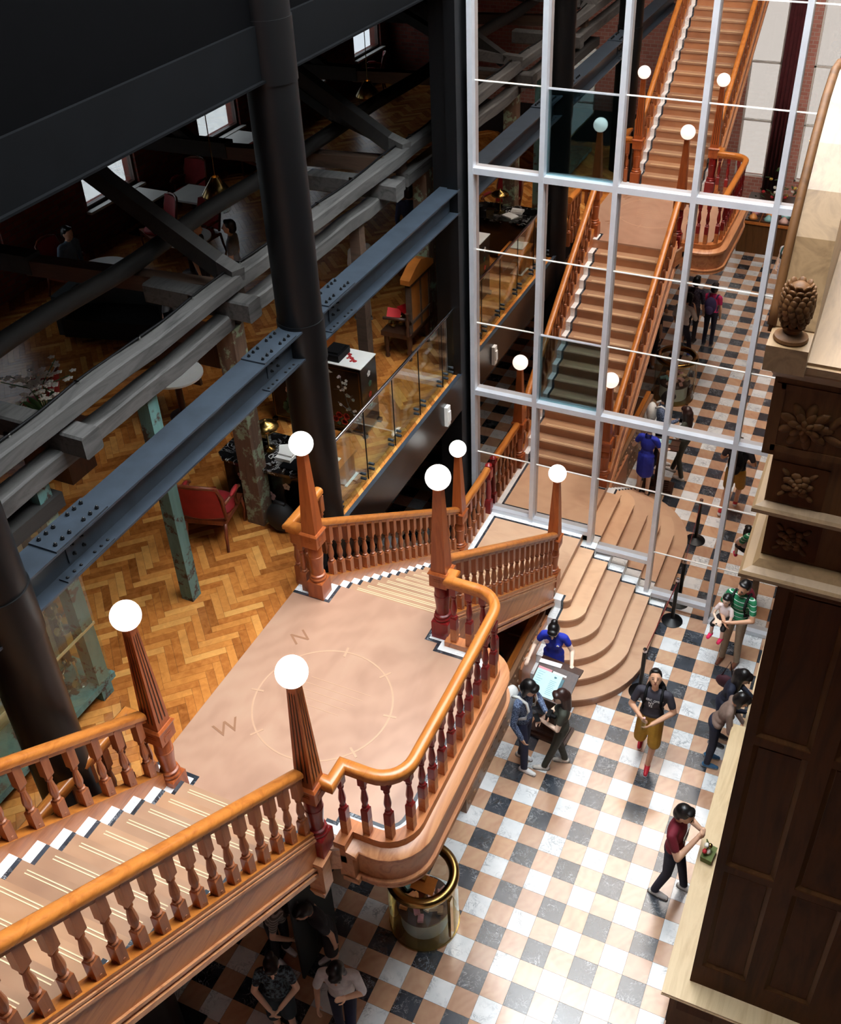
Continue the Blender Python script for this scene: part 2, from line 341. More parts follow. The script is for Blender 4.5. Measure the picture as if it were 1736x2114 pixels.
# ------------------------------------------------------------------ walls, roof with skylight
def wall_with_holes(name, mat, fixed, u0, u1, z0, z1, holes, axis, th=0.35):
    mb = MB(); holes = sorted(holes); cur = u0
    def b(a, c, d, e):
        if c > a and e > d:
            if axis == 'x': mb.bx(fixed-th, fixed, a, c, d, e)
            else: mb.bx(a, c, fixed-th, fixed, d, e)
    for (a, c, d, e) in holes: b(cur, a, z0, z1); b(a, c, z0, d); b(a, c, e, z1); cur = c
    b(cur, u1, z0, z1); return struct(name, mb, mat)
WY = [-5.3, -1.5, 2.3, 6.1, 9.9, 13.4]
wall_with_holes('wall_left', 'brick', -11.4, -17.6, 15.2, -0.3, 10.6, [(y-0.8, y+0.8, 4.8, 7.0) for y in WY], 'x')
wall_with_holes('wall_back', 'pink_brick', -17.2, -12, 4.9, -0.3, 16.3, [(-1.55, -0.7, 1.2, 6.2), (0.15, 1.0, 1.2, 6.2)], 'y')
struct('wall_right', MB().bx(4.5, 4.8, -17.2, 3, -0.3, 16.3), 'dark_wall')
struct('wall_far', MB().bx(-11.6, -2.9, 14.8, 15.1, -0.3, 10.6), 'brick')
struct('wall_beyond_glass', MB().bx(-3.12, 4.8, 2.7, 2.95, -0.3, 16.3), 'grey_wall')
struct('wall_side', MB().bx(-3.12, -2.95, 0.25, 2.9, -0.3, 16.3).bx(-3.12, -2.95, 2.9, 15.2, -0.3, 16.3), 'dark_wall')
struct('ceiling', MB().bx(-11.8, -3.0, -17.2, 15.1, 10.3, 10.5).bx(-3.3, 4.8, -17.5, -9.0, 16.0, 16.3).bx(-3.3, 4.8, 1.6, 3.0, 16.0, 16.3).bx(-3.3, -3.0, -17.2, 15, 10.4, 16.3), 'dark_wall')  # unseen roof, its opening shaped to limit the sky light
struct('floor_gallery', MB().bx(1.0, 4.5, -17.2, -12.65, 10.5, 10.85), 'cabinet_wood')
struct('floor_stairhead', MB().bx(-3.0, -0.6, -17.2, -14.38, L2+24*RI-0.3, L2+24*RI), 'landing_stone')
struct('floor_beyond_glass', MB().bx(-2.75, 4.5, 0.35, 2.7, 4.55, 4.75).bx(-2.75, 4.5, 0.35, 2.7, 8.3, 8.5), 'grey_wall')
struct('floor_street', MB().bx(-30, -11.9, -16, 30, -0.2, 0.0), 'white')
for n, y in enumerate(WY):
    w = struct('window_%d' % (n+2), None, None); w.location = (-11.5, y, 4.8); PM[w.name] = Matrix.Translation(w.location)
    fr = MB()
    for a in (-0.8, 0.74): fr.bx(-0.06, 0.04, a, a+0.06, 0, 2.2)
    fr.bx(-0.06, 0.04, -0.8, 0.8, 0, 0.06); fr.bx(-0.06, 0.04, -0.8, 0.8, 2.14, 2.2); fr.bx(-0.06, 0.04, -0.8, 0.8, 1.45, 1.5)
    fo = fr.build('window_frame', 'dark_wood', w); MB().bx(-0.02, 0.22, -0.85, 0.85, -0.05, 0.0).build('window_sill', 'white', w)
    MB().bx(-0.02, -0.012, -0.74, 0.74, 0.06, 2.14).build('pane', 'window_glass', w)
for n, (a, c) in enumerate([(-1.55, -0.7), (0.15, 1.0)]):
    w = struct('window_%d' % (n+9), None, None); w.location = (a, -17.3, 1.2); PM[w.name] = Matrix.Translation(w.location); d = c-a
    fr = MB()
    for q in (0, d-0.05): fr.bx(q, q+0.05, -0.05, 0.05, 0, 5)
    for q in (0, 1.6, 3.2, 4.95): fr.bx(0, d, -0.05, 0.05, q, q+0.05)
    fr.build('window_frame', 'white', w); MB().bx(0.05, d-0.05, -0.01, 0.0, 0.05, 4.95).build('pane', 'rear_glass', w)
    cu = MB()
    x0, x1 = c+0.02, c+0.62; k = 26
    cu.sweep([(-0.006, 0.9), (0.006, 0.9), (0.006, 6.6), (-0.006, 6.6)], [(x0+(x1-x0)*i/k, -17.05+0.05*math.sin(i*1.4), 0) for i in range(k+1)])
    plain('curtain_%d' % n, (84, 28, 34), 0.9, 0, 0.2)
    tag(cu.build('curtain', 'curtain_%d' % n, smooth=True), ['dark red curtain between the two tall rear windows, reflected in glass', 'dark red curtain nearest the cabinet, reflected in glass'][n], 'curtain', 'dark red curtains')
# ------------------------------------------------------------------ glass wall
gw = struct('window_1', None, None); gw.location = (0, 0, 0); PM[gw.name] = Matrix.Identity(4)
MX = [-2.69, -1.652, -0.615, 0.422, 1.459, 2.496, 3.533]; RZ = [3.61, 7.26, 10.91, 14.56]; FOOT = [L1, L1, L1-RI, L1-5*RI, 0, 0, 0]
for x, zf in zip(MX, FOOT): MB().bx(x-0.036, x+0.036, -0.11, 0.05, zf, 16.0).build('mullion', 'aluminium', gw)
for k in range(len(MX)-1):
    a, b = MX[k]+0.036, MX[k+1]-0.036
    for z in RZ: MB().bx(a, b, -0.10, 0.05, z-0.045, z+0.045).build('rail', 'aluminium', gw)
    zb = [L1+0.04, L1+0.04, 0.985, 0.31, 0.05, 0.05][k]
    MB().bx(a, b, -0.09, 0.05, zb-0.04, zb+0.04).build('rail', 'aluminium', gw)
    lines = [zb] + [RZ[0]-1.217] + [RZ[0]+1.217*q for q in range(0, 11)]
    if zb < 1.1: lines = [0.0, zb, 1.176] + lines[1:] if k > 2 else [L1-5*RI, zb] + lines[1:]
    if k == 2: lines = [0.0, zb]+lines[2:]
    lines = [z for z in lines if z < 16]
    for q in range(len(lines)-1):
        z0, z1 = lines[q]+0.002, lines[q+1]-0.002
        clear = (k == 1 and abs(z0-RZ[1]) < 0.1) or (k == 1 and abs(z0-RZ[0]) < 0.1) or (k == 2 and abs(z0-(RZ[1]+2.434)) < 0.1)
        MB().bx(a+0.002, b-0.002, 0.0, 0.012, z0, z1).build('pane', 'clear_pane' if clear else 'mirror_pane', gw)
        if clear:
            for e in ((z0, z0+0.02), (z1-0.02, z1)): MB().bx(a, b, -0.02, 0.02, *e).build('glazing_bar', 'aluminium', gw)
        elif all(abs(lines[q+1]-z) > 0.1 for z in RZ+[zb]) and q+1 < len(lines)-1:
            MB().bx(a, b, -0.012, 0.014, lines[q+1]-0.007, lines[q+1]+0.007).build('glazing_bar', 'white', gw)
tag(MB().bx(-0.42, -0.12, 1.0, 1.3, 4.75, 15.9).build('white_pillar', 'pillar_white'), 'pale square pillar standing behind the uppermost clear pane', 'pillar')
for n, z in enumerate((9.85, 10.3)):
    c_ = MB().tube([(-0.05, 0.7, z), (1.2, 0.7, z-0.02)], 0.006, 6); c_.tube([(-0.07, 0.7, z-0.03), (-0.1, 0.7, z), (-0.07, 0.7, z+0.03), (-0.04, 0.7, z)], 0.006, 6)
    tag(c_.build('tension_cable', 'chrome'), ['lower', 'upper'][n]+' thin steel cable with ring end behind the top clear pane', 'cable')
# ------------------------------------------------------------------ steel columns and beams
CX = -2.92
def column(y, z1, label, r=0.25):
    t = thing('steel_column', label, 'column', (CX, y, 0)); MB().lathe([(r, 0), (r, z1)], 40).build('shaft', 'black_steel', t, smooth=40)
    MB().bx(-0.36, 0.36, -0.36, 0.36, 0, 0.03).build('base_plate', 'black_steel', t)
    MB().lathe([(r+0.012, 6.60), (r+0.012, 7.10)], 40).build('collar', 'black_steel', t, smooth=40)
    if z1 > 10: MB().lathe([(r+0.01, 9.66), (r+0.01, 10.24)], 40).build('girder_collar', 'black_steel', t, smooth=40)
    return t
column(-4.45, 16, 'tall round black steel column rising in front of the dark girder')
column(-9.1, 16, 'round black steel column beside the glass cabinet of candlesticks')
tag(MB().bx(CX-0.25, CX+0.12, -0.32, 0.16, 0, 16).bx(CX-0.02, CX+0.14, -0.36, 0.2, 0, 16).build('steel_column', 'black_steel'), 'square black steel column against the end of the glass wall', 'column')
BT = 7.06; BH = 0.36
HX = MB(); HX.lathe([(0.019, 0), (0.019, 0.016)], 6); HX.lathe([(0.010, 0.016), (0.010, 0.03), (0.004, 0.034)], 8); HEX = HX.mesh('bolt', 'black_steel')
DOME = MB().sph((0, 0, 0), (0.017, 0.017, 0.014), 8, k=4).mesh('bolt', 'black_steel')
def ibeam(y0, y1, label, splices):
    t = thing('steel_beam', label, 'beam', (CX, y0, BT-BH)); W = 0.15
    MB().bx(CX-W, CX+W, y0, y1, BT-0.022, BT).build('top_flange', 'steel', t, world=True)
    MB().bx(CX-0.012, CX+0.012, y0, y1, BT-BH+0.02, BT-0.02).build('web', 'steel', t, world=True)
    MB().bx(CX-W, CX+W, y0, y1, BT-BH, BT-BH+0.022).build('bottom_flange', 'steel', t, world=True)
    for ys in splices:
        sp1 = MB().bx(CX-W+0.004, CX+W-0.004, ys-0.32, ys+0.32, BT+0.001, BT+0.02).build('splice_plate', 'steel', t, world=True)
        sp2 = MB().bx(CX+0.05, CX+W-0.004, ys-0.3, ys+0.3, BT-BH+0.023, BT-BH+0.036).build('splice_plate', 'steel', t, world=True)
        sp3 = MB().bx(CX+0.013, CX+0.026, ys-0.13, ys+0.13, BT-BH+0.06, BT-0.06).build('splice_plate', 'steel', t, world=True)
        for e in range(6):
            yy = ys-0.26+0.085*e+(0.09 if e > 2 else 0)
            for dx in (-0.085, 0.085): place('bolt', HEX, sp1, loc=(CX+dx, yy, BT+0.02), world=True)
            place('bolt', DOME, sp2, loc=(CX+0.105, yy, BT-BH+0.037), world=True)
        for e in range(4): place('bolt', HEX, sp3, loc=(CX+0.026, ys-0.06+0.12*(e % 2), BT-0.24+0.1*(e//2)), rot=(0, math.pi/2, 0), world=True)
    return t
ibeam(-8.9, -4.66, 'blue-grey steel beam with bolted splices left of the tall column', [-8.25, -5.1])
ibeam(-4.24, -0.3, 'blue-grey steel beam between the tall column and the glass wall', [-3.75])
ibeam(-13.0, -9.3, 'blue-grey steel beam running out of sight behind the left column', [])
t = thing('roof_girder', 'deep black plate girder crossing the top left corner', 'girder', (CX, -13, 9.72))
MB().bx(CX-0.12, CX+0.06, -17, 14.8, 9.72, 10.2).build('lower_plate', 'fascia', t, world=True); MB().bx(CX-0.02, CX+0.02, -17, 14.8, 10.2, 16).build('upper_plate', 'void_black', t, world=True)
MB().bx(CX-0.16, CX+0.10, -17, 14.8, 9.70, 9.72).build('bottom_flange', 'fascia', t, world=True)
# glass guard along the hall edge and its black fascia
FA = thing('edge_fascia', 'glossy black steel panel under the glass guard', 'panel', (-2.80, -4.2, 3.4))
MB().bx(-2.80, -2.775, -4.25, -0.33, 3.40, L2+0.02).build('plate', 'black_panel', FA, world=True)
MB().bx(-2.83, -2.77, -4.25, -0.33, L2+0.02, L2+0.035).build('trim_edge', 'steel', FA, world=True)
G_ = thing('glass_guard', 'frameless glass guard with steel handrail at the hall edge', 'railing', (-2.9, -4.2, L2))
ys = [-4.18, -3.30, -2.46, -1.62, -0.80, -0.36]
for a, b in zip(ys, ys[1:]):
    pn_ = MB().bx(-2.906, -2.894, a+0.012, b-0.012, L2+0.02, L2+1.12).build('pane', 'guard_glass', G_, world=True)
    MB().bx(-2.908, -2.892, a+0.006, a+0.013, L2+0.02, L2+1.12).build('pane_edge', 'black', pn_, world=True)
    for z in (0.12, 0.2):
        for q in (a+0.12, b-0.12): MB().lathe([(0.02, -0.05), (0.02, 0.03)], 10, M=Matrix.Translation((-2.89, q, L2+z)) @ Matrix.Rotation(math.pi/2, 4, 'Y')).build('clamp', 'steel', pn_, smooth=40, world=True)
MB().tube([(-2.9, -4.2, L2+1.14), (-2.9, -0.36, L2+1.14)], 0.022, 12).build('handrail', 'chrome', G_, smooth=40, world=True)
tag(MB().bx(-2.775, -2.72, -1.04, -0.93, 3.52, 3.86).bx(-2.72, -2.70, -1.02, -0.95, 3.6, 3.78).build('emergency_light', 'white'), 'white emergency light box on the black fascia', 'light box')
# ------------------------------------------------------------------ timber frame of the old hall
def beam_thing(name, label, p0, p1, w, h, mat, cat='beam', group=None):
    t = MB(); p0, p1 = Vector(p0), Vector(p1); n = max(2, int((p1-p0).length/0.5)); random.seed(hash(label) % 999)
    pts = [p0.lerp(p1, i/n)+Vector((random.uniform(-.012, .012), 0, random.uniform(-.014, .014))) for i in range(n+1)]
    prof = [(-w/2, -h/2+0.02), (-w/2+0.02, -h/2), (w/2-0.02, -h/2), (w/2, -h/2+0.02), (w/2, h/2-0.02), (w/2-0.02, h/2), (-w/2+0.02, h/2), (-w/2, h/2-0.02)]
    if abs(p1.z-p0.z) > 2: t.beam(p0, p1, w, h)
    else: t.sweep(prof, pts)
    return tag(t.build(name, mat), label, cat, group)
PX = -3.82
bm_ = beam_thing('timber_beam', 'weathered grey upper timber beam with a cable along its top', (PX+0.12, -13, 7.42), (PX+0.12, 9, 7.42), 0.2, 0.19, 'timber')
MB().tube([(PX+0.06+0.02*math.sin(y*3), y, 7.535+0.004*math.sin(y*7)) for y in np.arange(-12, 8, 0.25)], 0.014, 6).build('cable', 'black', bm_, smooth=True)
for y in np.arange(-11.5, 8, 0.9): MB().bx(PX+0.03, PX+0.09, y, y+0.02, 7.515, 7.555).build('cable_clip', 'silver', bm_)
for a, b, l in [(-13, -7.25, 'weathered lower timber beam above the glass cabinet'), (-7.2, -4.62, 'weathered lower timber beam between the two nearest braces'), (-4.5, -0.2, 'weathered lower timber beam behind the tall column'), (-0.1, 6, 'weathered lower timber beam beyond the glass wall')]:
    beam_thing('timber_beam', l, (PX+0.05, a, 6.98), (PX+0.05, b, 6.98), 0.2, 0.2, 'timber')
for y, l in [(-7.32, 'dark notched beam end jutting out above the glass cabinet'), (-4.58, 'dark beam end jutting out over the peeled post'), (-0.9, 'pale sawn beam end jutting out near the square column'), (4.2, 'dark beam end jutting out far down the hall')]:
    beam_thing('timber_tie', l, (PX-1.0, y, 7.16), (PX+0.42, y, 7.16), 0.24, 0.24, 'timber')
for y, m, l in [(-7.72, 'turquoise_post', 'turquoise painted corner post of the candlestick cabinet'), (-6.1, 'turquoise_post', 'slim turquoise timber post alone on the parquet'), (-4.55, 'peeled_post', 'thick timber post with peeling green paint beside the desk'), (-1.45, 'brown_timber', 'brown timber post behind the lacquer cabinet'), (0.7, 'peeled_post', 'mossy timber post behind the carved high-back chair')]:
    w = 0.24 if m == 'peeled_post' else 0.16
    tag(MB().frust(PX, y, L2, 6.88, w, w*0.98).build('timber_post', m), l, 'post')
LOGS = [(-5.0, 7.48, 'round log purlin crossing nearest to the timber beams'), (-6.7, 8.0, 'second log purlin high in the hall'), (-8.6, 7.9, 'third log purlin deep in the dark hall')]
for x, z, l in LOGS: tag(MB().tube([(x+0.02*math.sin(y*2.3), y, z+0.02*math.sin(y*1.7)) for y in np.arange(-13, 14.5, 0.5)], 0.105, 12).build('log_purlin', 'dark_timber', smooth=True), l, 'log')
for n, y in enumerate((-8.9, -4.5, -0.2, 4.1, 8.4, 12.5)):
    where = ['nearest the left column', 'level with the tall column', 'level with the square column', 'just past the glass wall', 'far down the hall', 'at the end of the hall'][n]
    tr = thing('roof_truss', 'dark timber roof truss '+where, 'truss', (-3.7, y, 7.2))
    MB().beam((-3.62, y, 7.50), (-5.05, y+0.5, 7.72), 0.17, 0.16).build('brace', 'timber', tr, world=True)
    MB().beam((-5.0, y+0.5, 7.66), (-7.2, y+1.5, 8.2), 0.15, 0.16).build('brace', 'dark_timber', tr, world=True)
    MB().beam((-3.75, y+0.15, 7.2), (-6.8, y+0.1, 7.06), 0.2, 0.2).build('tie_beam', 'brown_timber', tr, world=True)
    MB().beam((-6.7, y+0.1, 7.1), (-11.5, y+0.1, 7.0), 0.22, 0.24).build('tie_beam', 'dark_timber', tr, world=True)
    MB().beam((-7.2, y+0.1, 7.0), (-8.6, y+0.1, 8.0), 0.15, 0.16).build('brace', 'dark_timber', tr, world=True)
    MB().beam((-3.9, y+0.1, 7.5), (-8.0, y+0.1, 9.9), 0.18, 0.2).build('rafter', 'dark_timber', tr, world=True)
# ------------------------------------------------------------------ staircase
XL, XR = -2.42, -0.80; TD = 0.25
HR = [(-0.055, -0.03), (-0.04, -0.045), (0.04, -0.045), (0.055, -0.03), (0.058, 0.01), (0.05, 0.03), (0.03, 0.045), (0, 0.05), (-0.03, 0.045), (-0.05, 0.03), (-0.058, 0.01)]
HRL = [(-0.035, -0.045), (-0.035, -0.085), (0.035, -0.085), (0.035, -0.045)]
def balu_mesh(h, mats, w=0.076, b=0.30, t=0.70, top=0.05, bot=0.05, plug=True):
    m = MB(); hb, ht = b*h, t*h; r = w/2
    m.cur = 0; m.frust(0, 0, -bot, hb*0.55, w, w); m.cur = len(mats)-1
    m.frust(0, 0, hb*0.55, hb-0.012, w, w); m.frust(0, 0, hb-0.012, hb+0.004, w, w*0.66)
    k = ht-hb; m.lathe([(r*.7, hb), (r*.95, hb+.03*k), (r*.95, hb+.07*k), (r*.62, hb+.1*k), (r*.7, hb+.16*k), (r*1.0, hb+.34*k), (r*.98, hb+.44*k), (r*.72, hb+.68*k), (r*.55, hb+.84*k), (r*.85, hb+.89*k), (r*.85, hb+.94*k), (r*.6, ht)], 10)
    m.frust(0, 0, ht-.004, ht+.02, w*.66, w); m.frust(0, 0, ht+.02, h+top, w, w)
    if plug: m.sph((r, 0, 0.045), (.006, .014, .014), 8, k=4); m.sph((0, -r, 0.045), (.014, .006, .014), 8, k=4)
    return m.mesh('baluster', mats, 35)
def newel_post(name, label, x, y, z, H, mats=('post_wood', 'post_wood'), flute=False, group='wooden newel posts with white globe lamps'):
    t = thing(name, label, 'lamp post', (x, y, z), 0, group); a, b = mats
    MB().frust(0, 0, 0, 0.24, 0.2, 0.2).frust(0, 0, 0.24, 0.255, 0.2, 0.17).build('base_block', b, t)
    MB().lathe([(.085, .25), (.1, .265), (.1, .285), (.085, .30), (.09, .31), (.09, .33), (.072, .34), (.074, .44), (.088, .58), (.09, .60), (.09, .615), (.084, .62), (.084, .74), (.07, .76)], 20).build('turned_column', b, t, smooth=35)
    m = MB().frust(0, 0, .75, .78, .15, .2).frust(0, 0, .78, .95, .205, .205)
    for s in (-1, 1):
        for q in (0, 1):
            A = Matrix.Rotation(q*math.pi/2, 4, 'Z')
            m.bx(-.05, .05, s*.1025-.004, s*.1025+.004, .885, .893, A); m.bx(-.05, .05, s*.1025-.004, s*.1025+.004, .86, .868, A); m.bx(-.054, -.046, s*.1025-.004, s*.1025+.004, .81, .87, A)
    cb_ = m.build('cap_block', a, t); MB().frust(0, 0, .945, .965, .22, .235).frust(0, 0, .965, .985, .235, .2).build('moulding', a, cb_)
    top = H-0.125; sft = MB().frust(0, 0, .98, top, .175, .088).build('shaft', a, t)
    if flute:
        f = MB()
        for q in range(4):
            A = Matrix.Rotation(q*math.pi/2, 4, 'Z')
            for e in (-1, 0, 1):
                for w in (-.35, .35):
                    z0, z1 = 1.06, top-.08; k0 = .175+(.088-.175)*(z0-.98)/(top-.98); k1 = .175+(.088-.175)*(z1-.98)/(top-.98)
                    p = [Vector(((e*.25+s*.035)*k, -k/2-.0035, zz)) for zz, k in ((z0, k0), (z1, k1)) for s in (-1, 1)]
                    f.add([A @ v for v in p], [(0, 1, 3, 2)])
        f.build('fluting', 'dark_wood', sft)
    gb_ = MB().sph((0, 0, H), .133, 28).build('globe', 'globe', t, smooth=True)
    MB().lathe([(.05, top-.01), (.062, top+.01), (.05, top+.025)], 16).build('globe_collar', a, gb_, smooth=35); return t
newel_post('lamp_post', 'fluted globe lamp post at the foot of the upper flight, parquet side', -2.385, -8.42, L2, 2.345, flute=True)
newel_post('lamp_post', 'fluted globe lamp post with red-painted foot between the upper flight and curved balcony', -0.775, -8.42, L2, 2.335, ('post_wood', 'red_paint'), flute=True)
newel_post('lamp_post', 'globe lamp post at the landing corner beside the tall black column', XL, -5.48, L2, 2.17)
newel_post('lamp_post', 'globe lamp post with red-painted foot where the curved balcony meets the lower flight', -0.81, -5.52, L2, 2.2, ('post_wood', 'red_paint'))
newel_post('lamp_post', 'globe lamp post at the foot of the lower flight, hall side', XL, -1.365, L1, 2.175)
newel_post('lamp_post', 'globe lamp post standing over the curved entry steps', -0.828, -1.385, L1, 2.165)
# --- entry steps (curved)
ACX, ACY = -0.62, -1.40
def step_poly(k, off=0.0):
    r = 0.13+0.25*(k-1)+off; xn = -0.75+0.25*k+off
    return [(-0.75, -0.004), (xn, -0.004)] + [(ACX+(r if a else xn-ACX)*math.cos(q) if a else xn, ACY+r*math.sin(q)) for a, q in [(i, -math.pi/2*i/14) for i in range(15)]] + [(-0.75, ACY-r)]
es = thing('entry_steps', 'six curved sandstone steps fanning down from the lower landing to the tiles', 'steps', (-0.3, -1.2, 0))
for k in range(1, 7):
    z = L1-k*RI
    MB().prism(step_poly(k, -0.004), z-RI, z-0.03).build('riser', 'riser_stone', es, world=True)
    MB().prism(step_poly(k, 0.012), z-0.03, z).build('tread', 'tread_stone_lit', es, world=True)
    x0, x1 = -0.75+0.25*(k-1)+0.012, -0.75+0.25*k+0.014
    MB().bx(x0, x1, -0.165, -0.004, z-RI+0.001, z+0.003).build('marble_edge', 'white_marble', es, world=True)
    MB().bx(x0, x1, -0.20, -0.165, z-RI+0.001, z+0.003).build('marble_edge', 'black_marble', es, world=True)
    y0, y1 = ACY-(0.13+0.25*(k-2) if k > 1 else 0.0), ACY-(0.13+0.25*(k-1))-0.014
    MB().bx(-0.755, -0.62, y1, y0, z-RI+0.001, z+0.003).build('marble_edge', 'white_marble', es, world=True)
    MB().bx(-0.62, -0.585, y1, y0, z-RI+0.001, z+0.003).build('marble_edge', 'black_marble', es, world=True)
# --- lower landing
ll = thing('lower_landing', 'small stone landing against the glass wall with marble border', 'landing', (-1.6, -0.7, 0))
MB().bx(-2.48, -0.75, -1.53, -0.004, 0, L1-0.03).build('core', 'riser_stone', ll, world=True); MB().bx(-2.48, -0.738, -1.53, -0.004, L1-0.03, L1).build('slab', 'tread_stone_lit', ll, world=True)
for m, r in [('white_marble', (-2.375, -0.74, -0.17, -0.004)), ('black_marble', (-2.25, -0.74, -0.21, -0.17)), ('white_marble', (-2.375, -2.29, -1.53, -0.17)), ('black_marble', (-2.29, -2.25, -1.53, -0.17)), ('white_marble', (-0.94, -0.74, -1.53, -1.27)), ('black_marble', (-0.98, -0.94, -1.53, -1.23)), ('black_marble', (-0.94, -0.74, -1.27, -1.23))]:
    MB().bx(*r, L1, L1+0.003).build('marble_border', m, ll, world=True)
# --- flights
def flight(name, label, n, y0, z0, sgn, td, treads, inlay):
    t = thing(name, label, 'stairs', (-1.61, y0, z0)); TM_ = {}
    def sh(key, make):
        if key not in TM_: TM_[key] = make()
        return TM_[key]
    for k in range(1, treads+1):
        y = y0-td*(k-1); z = z0+RI*k; o = (0, y, z)
        for nm, mt, b in [('tread', 'tread_stone', (-2.245, -0.98, -td-0.02, 0.014, -0.035, 0)), ('riser', 'riser_stone', (-2.245, -0.98, -0.02, 0, -RI, -0.035)),
                          ('marble_end', 'white_marble', (-2.375, -2.285, -td, 0.016, -RI, 0.003)), ('marble_end', 'black_marble', (-2.285, -2.245, -td, 0.016, -RI, 0.003)),
                          ('marble_end', 'white_marble', (-0.94, -0.85, -td, 0.016, -RI, 0.003)), ('marble_end', 'black_marble', (-0.98, -0.94, -td, 0.016, -RI, 0.003))]:
            ob_ = place(nm, sh((mt, b[0]), lambda: MB().bx(*b).mesh(nm, mt)), t, loc=o, world=True)
            if nm == 'tread': td_ = ob_
        if inlay:
            for q in (0.035, 0.062): place('inlay_strip', sh(('inl', q), lambda: MB().bx(-2.15, -1.075, -q-0.009, -q, 0, 0.0025).mesh('inlay_strip', 'inlay')), td_, loc=o, world=True)
    s = RI/td; ya, yb = y0+0.02, y0-td*treads
    # sloped soffit
    MB().add([(x, y, z0+(y0-y)*s+RI+dz) for x in (-2.45, -0.78) for y in (ya, yb) for dz in (-0.46, -0.30)], [(0, 2, 3, 1), (4, 5, 7, 6), (0, 1, 5, 4), (2, 6, 7, 3), (0, 4, 6, 2), (1, 3, 7, 5)]).build('soffit', 'cornice_wood', t, world=True)
    return t, s
UY = -8.43; NL = 15; NU = 23
low, SL = flight('lower_flight', 'sandstone stair flight from the lower landing up to the compass landing', 16, -1.53, L1, 1, TD, NL, True)
upp, SU = flight('upper_flight', 'sandstone stair flight rising toward the lower left corner', 24, UY, L2, 1, 0.249, NU, True)
def nose(y, low_): return (L1+RI+(-1.53-y)*SL) if low_ else (L2+RI+(UY-y)*SU)
def stringer(parent, x0, x1, ya, yb, low_, up, dn, mat, name):
    vs = [(x, y, nose(y, low_)+d) for x in (x0, x1) for y in (ya, yb) for d in (dn, up)]
    return MB().add(vs, [(0, 1, 3, 2), (4, 6, 7, 5), (0, 4, 5, 1), (2, 3, 7, 6), (0, 2, 6, 4), (1, 5, 7, 3)]).build(name, mat, parent, world=True)
for par, ya, yb, lo in ((low, -1.48, -5.36, True), (upp, -8.52, -14.3, False)):
    for s, xa in ((-1, -2.375), (1, -0.85)):
        xo = xa+s*0.10
        stringer(par, min(xa, xo), max(xa, xo), ya, yb, lo, 0.10, -0.5, 'curb_wood', 'stringer')
        for dz0, dz1, e in ((0.10, 0.125, 0.0), (0.05, 0.075, 0.014), (0.0, 0.035, 0.022), (-0.40, -0.36, 0.022), (-0.50, -0.44, 0.03)):
            a, b = (xa, xo+s*0.006) if e == 0 else (xo, xo+s*e)
            stringer(par, min(a, b), max(a, b), ya, yb, lo, dz1, dz0, 'rail_wood' if e == 0 else 'cornice_wood', 'moulding')
# --- compass landing
MB().bx(-2.375, -0.85, -5.30, -5.275, L2-RI, L2-0.031).build('riser', 'riser_stone', low, world=True)
RP = [(-0.70, -8.37), (-0.60, -8.37), (-0.60, -8.15), (-0.33, -8.15)] + [(-0.33+0.29*math.sin(a), -7.86-0.29*math.cos(a)) for a in np.linspace(0.2, math.pi/2, 7)] + [(-0.04, -7.2), (-0.045, -6.5)] + [(-0.345+0.29*math.cos(a), -5.93+0.29*math.sin(a)) for a in np.linspace(0, math.pi/2, 8)] + [(-0.66, -5.64), (-0.66, -5.53), (-0.72, -5.53)]
RP = [(float(a), float(b)) for a, b in RP]
cl = thing('compass_landing', 'sandstone landing with inlaid compass and curved balcony edge', 'landing', (-1.6, -6.9, L2-0.4))
out = [(-2.735, -8.43), (-0.72, -8.43)] + RP[1:-1] + [(-0.72, -5.28), (-2.735, -5.28)]
MB().prism(out, L2-0.32, L2-0.03).build('core', 'cornice_wood', cl, world=True); MB().prism(out, L2-0.03, L2).build('slab', 'landing_stone', cl, world=True)
CP = lambda pts: [(x, y, L2) for x, y in pts]
MB().sweep([(-0.06, -0.2), (-0.06, 0.075), (0.06, 0.075), (0.06, -0.2)], CP(RP[1:-1])).build('curb', 'curb_wood', cl, world=True, smooth=40)
MB().sweep([(0.06, -0.10), (0.06, -0.02), (0.15, -0.045), (0.165, -0.06), (0.165, -0.10)], CP(RP[1:-1])).build('cornice', 'cornice_wood', cl, world=True, smooth=40)
MB().sweep([(-0.02, -0.42), (-0.02, -0.10), (0.125, -0.10), (0.135, -0.40), (0.12, -0.42)], CP(RP[1:-1])).build('frieze', 'cornice_wood', cl, world=True, smooth=40)
MB().sweep([(0.0, -0.49), (0.0, -0.40), (0.17, -0.40), (0.175, -0.42), (0.155, -0.44), (0.165, -0.455), (0.165, -0.49)], CP(RP[1:-1])).build('base_moulding', 'cornice_wood', cl, world=True, smooth=40)
MB().bx(-0.84, -0.67, -8.58, -8.44, L2-0.46, L2-0.02).bx(-0.86, -0.65, -8.60, -8.42, L2-0.05, L2).frust(-0.755, -8.52, L2-0.58, L2-0.46, 0.1, 0.16).build('corbel', 'cornice_wood', cl, world=True)
def band(pts, a, b, m): MB().sweep([(a, 0), (a, 0.003), (b, 0.003), (b, 0)], CP(pts)).build('marble_border', m, cl, world=True)
BI = [(-0.86, -8.20), (-0.70, -8.20), (-0.70, -8.06), (-0.33, -8.06)] + [(-0.36+0.23*math.sin(a), -7.83-0.23*math.cos(a)) for a in np.linspace(0.2, math.pi/2, 6)] + [(-0.13, -6.6)] + [(-0.375+0.245*math.cos(a), -5.99+0.245*math.sin(a)) for a in np.linspace(0, math.pi/2, 6)] + [(-0.745, -5.745), (-0.745, -5.62), (-0.90, -5.62), (-0.90, -5.30)]
BI = [(float(a), float(b)) for a, b in BI]
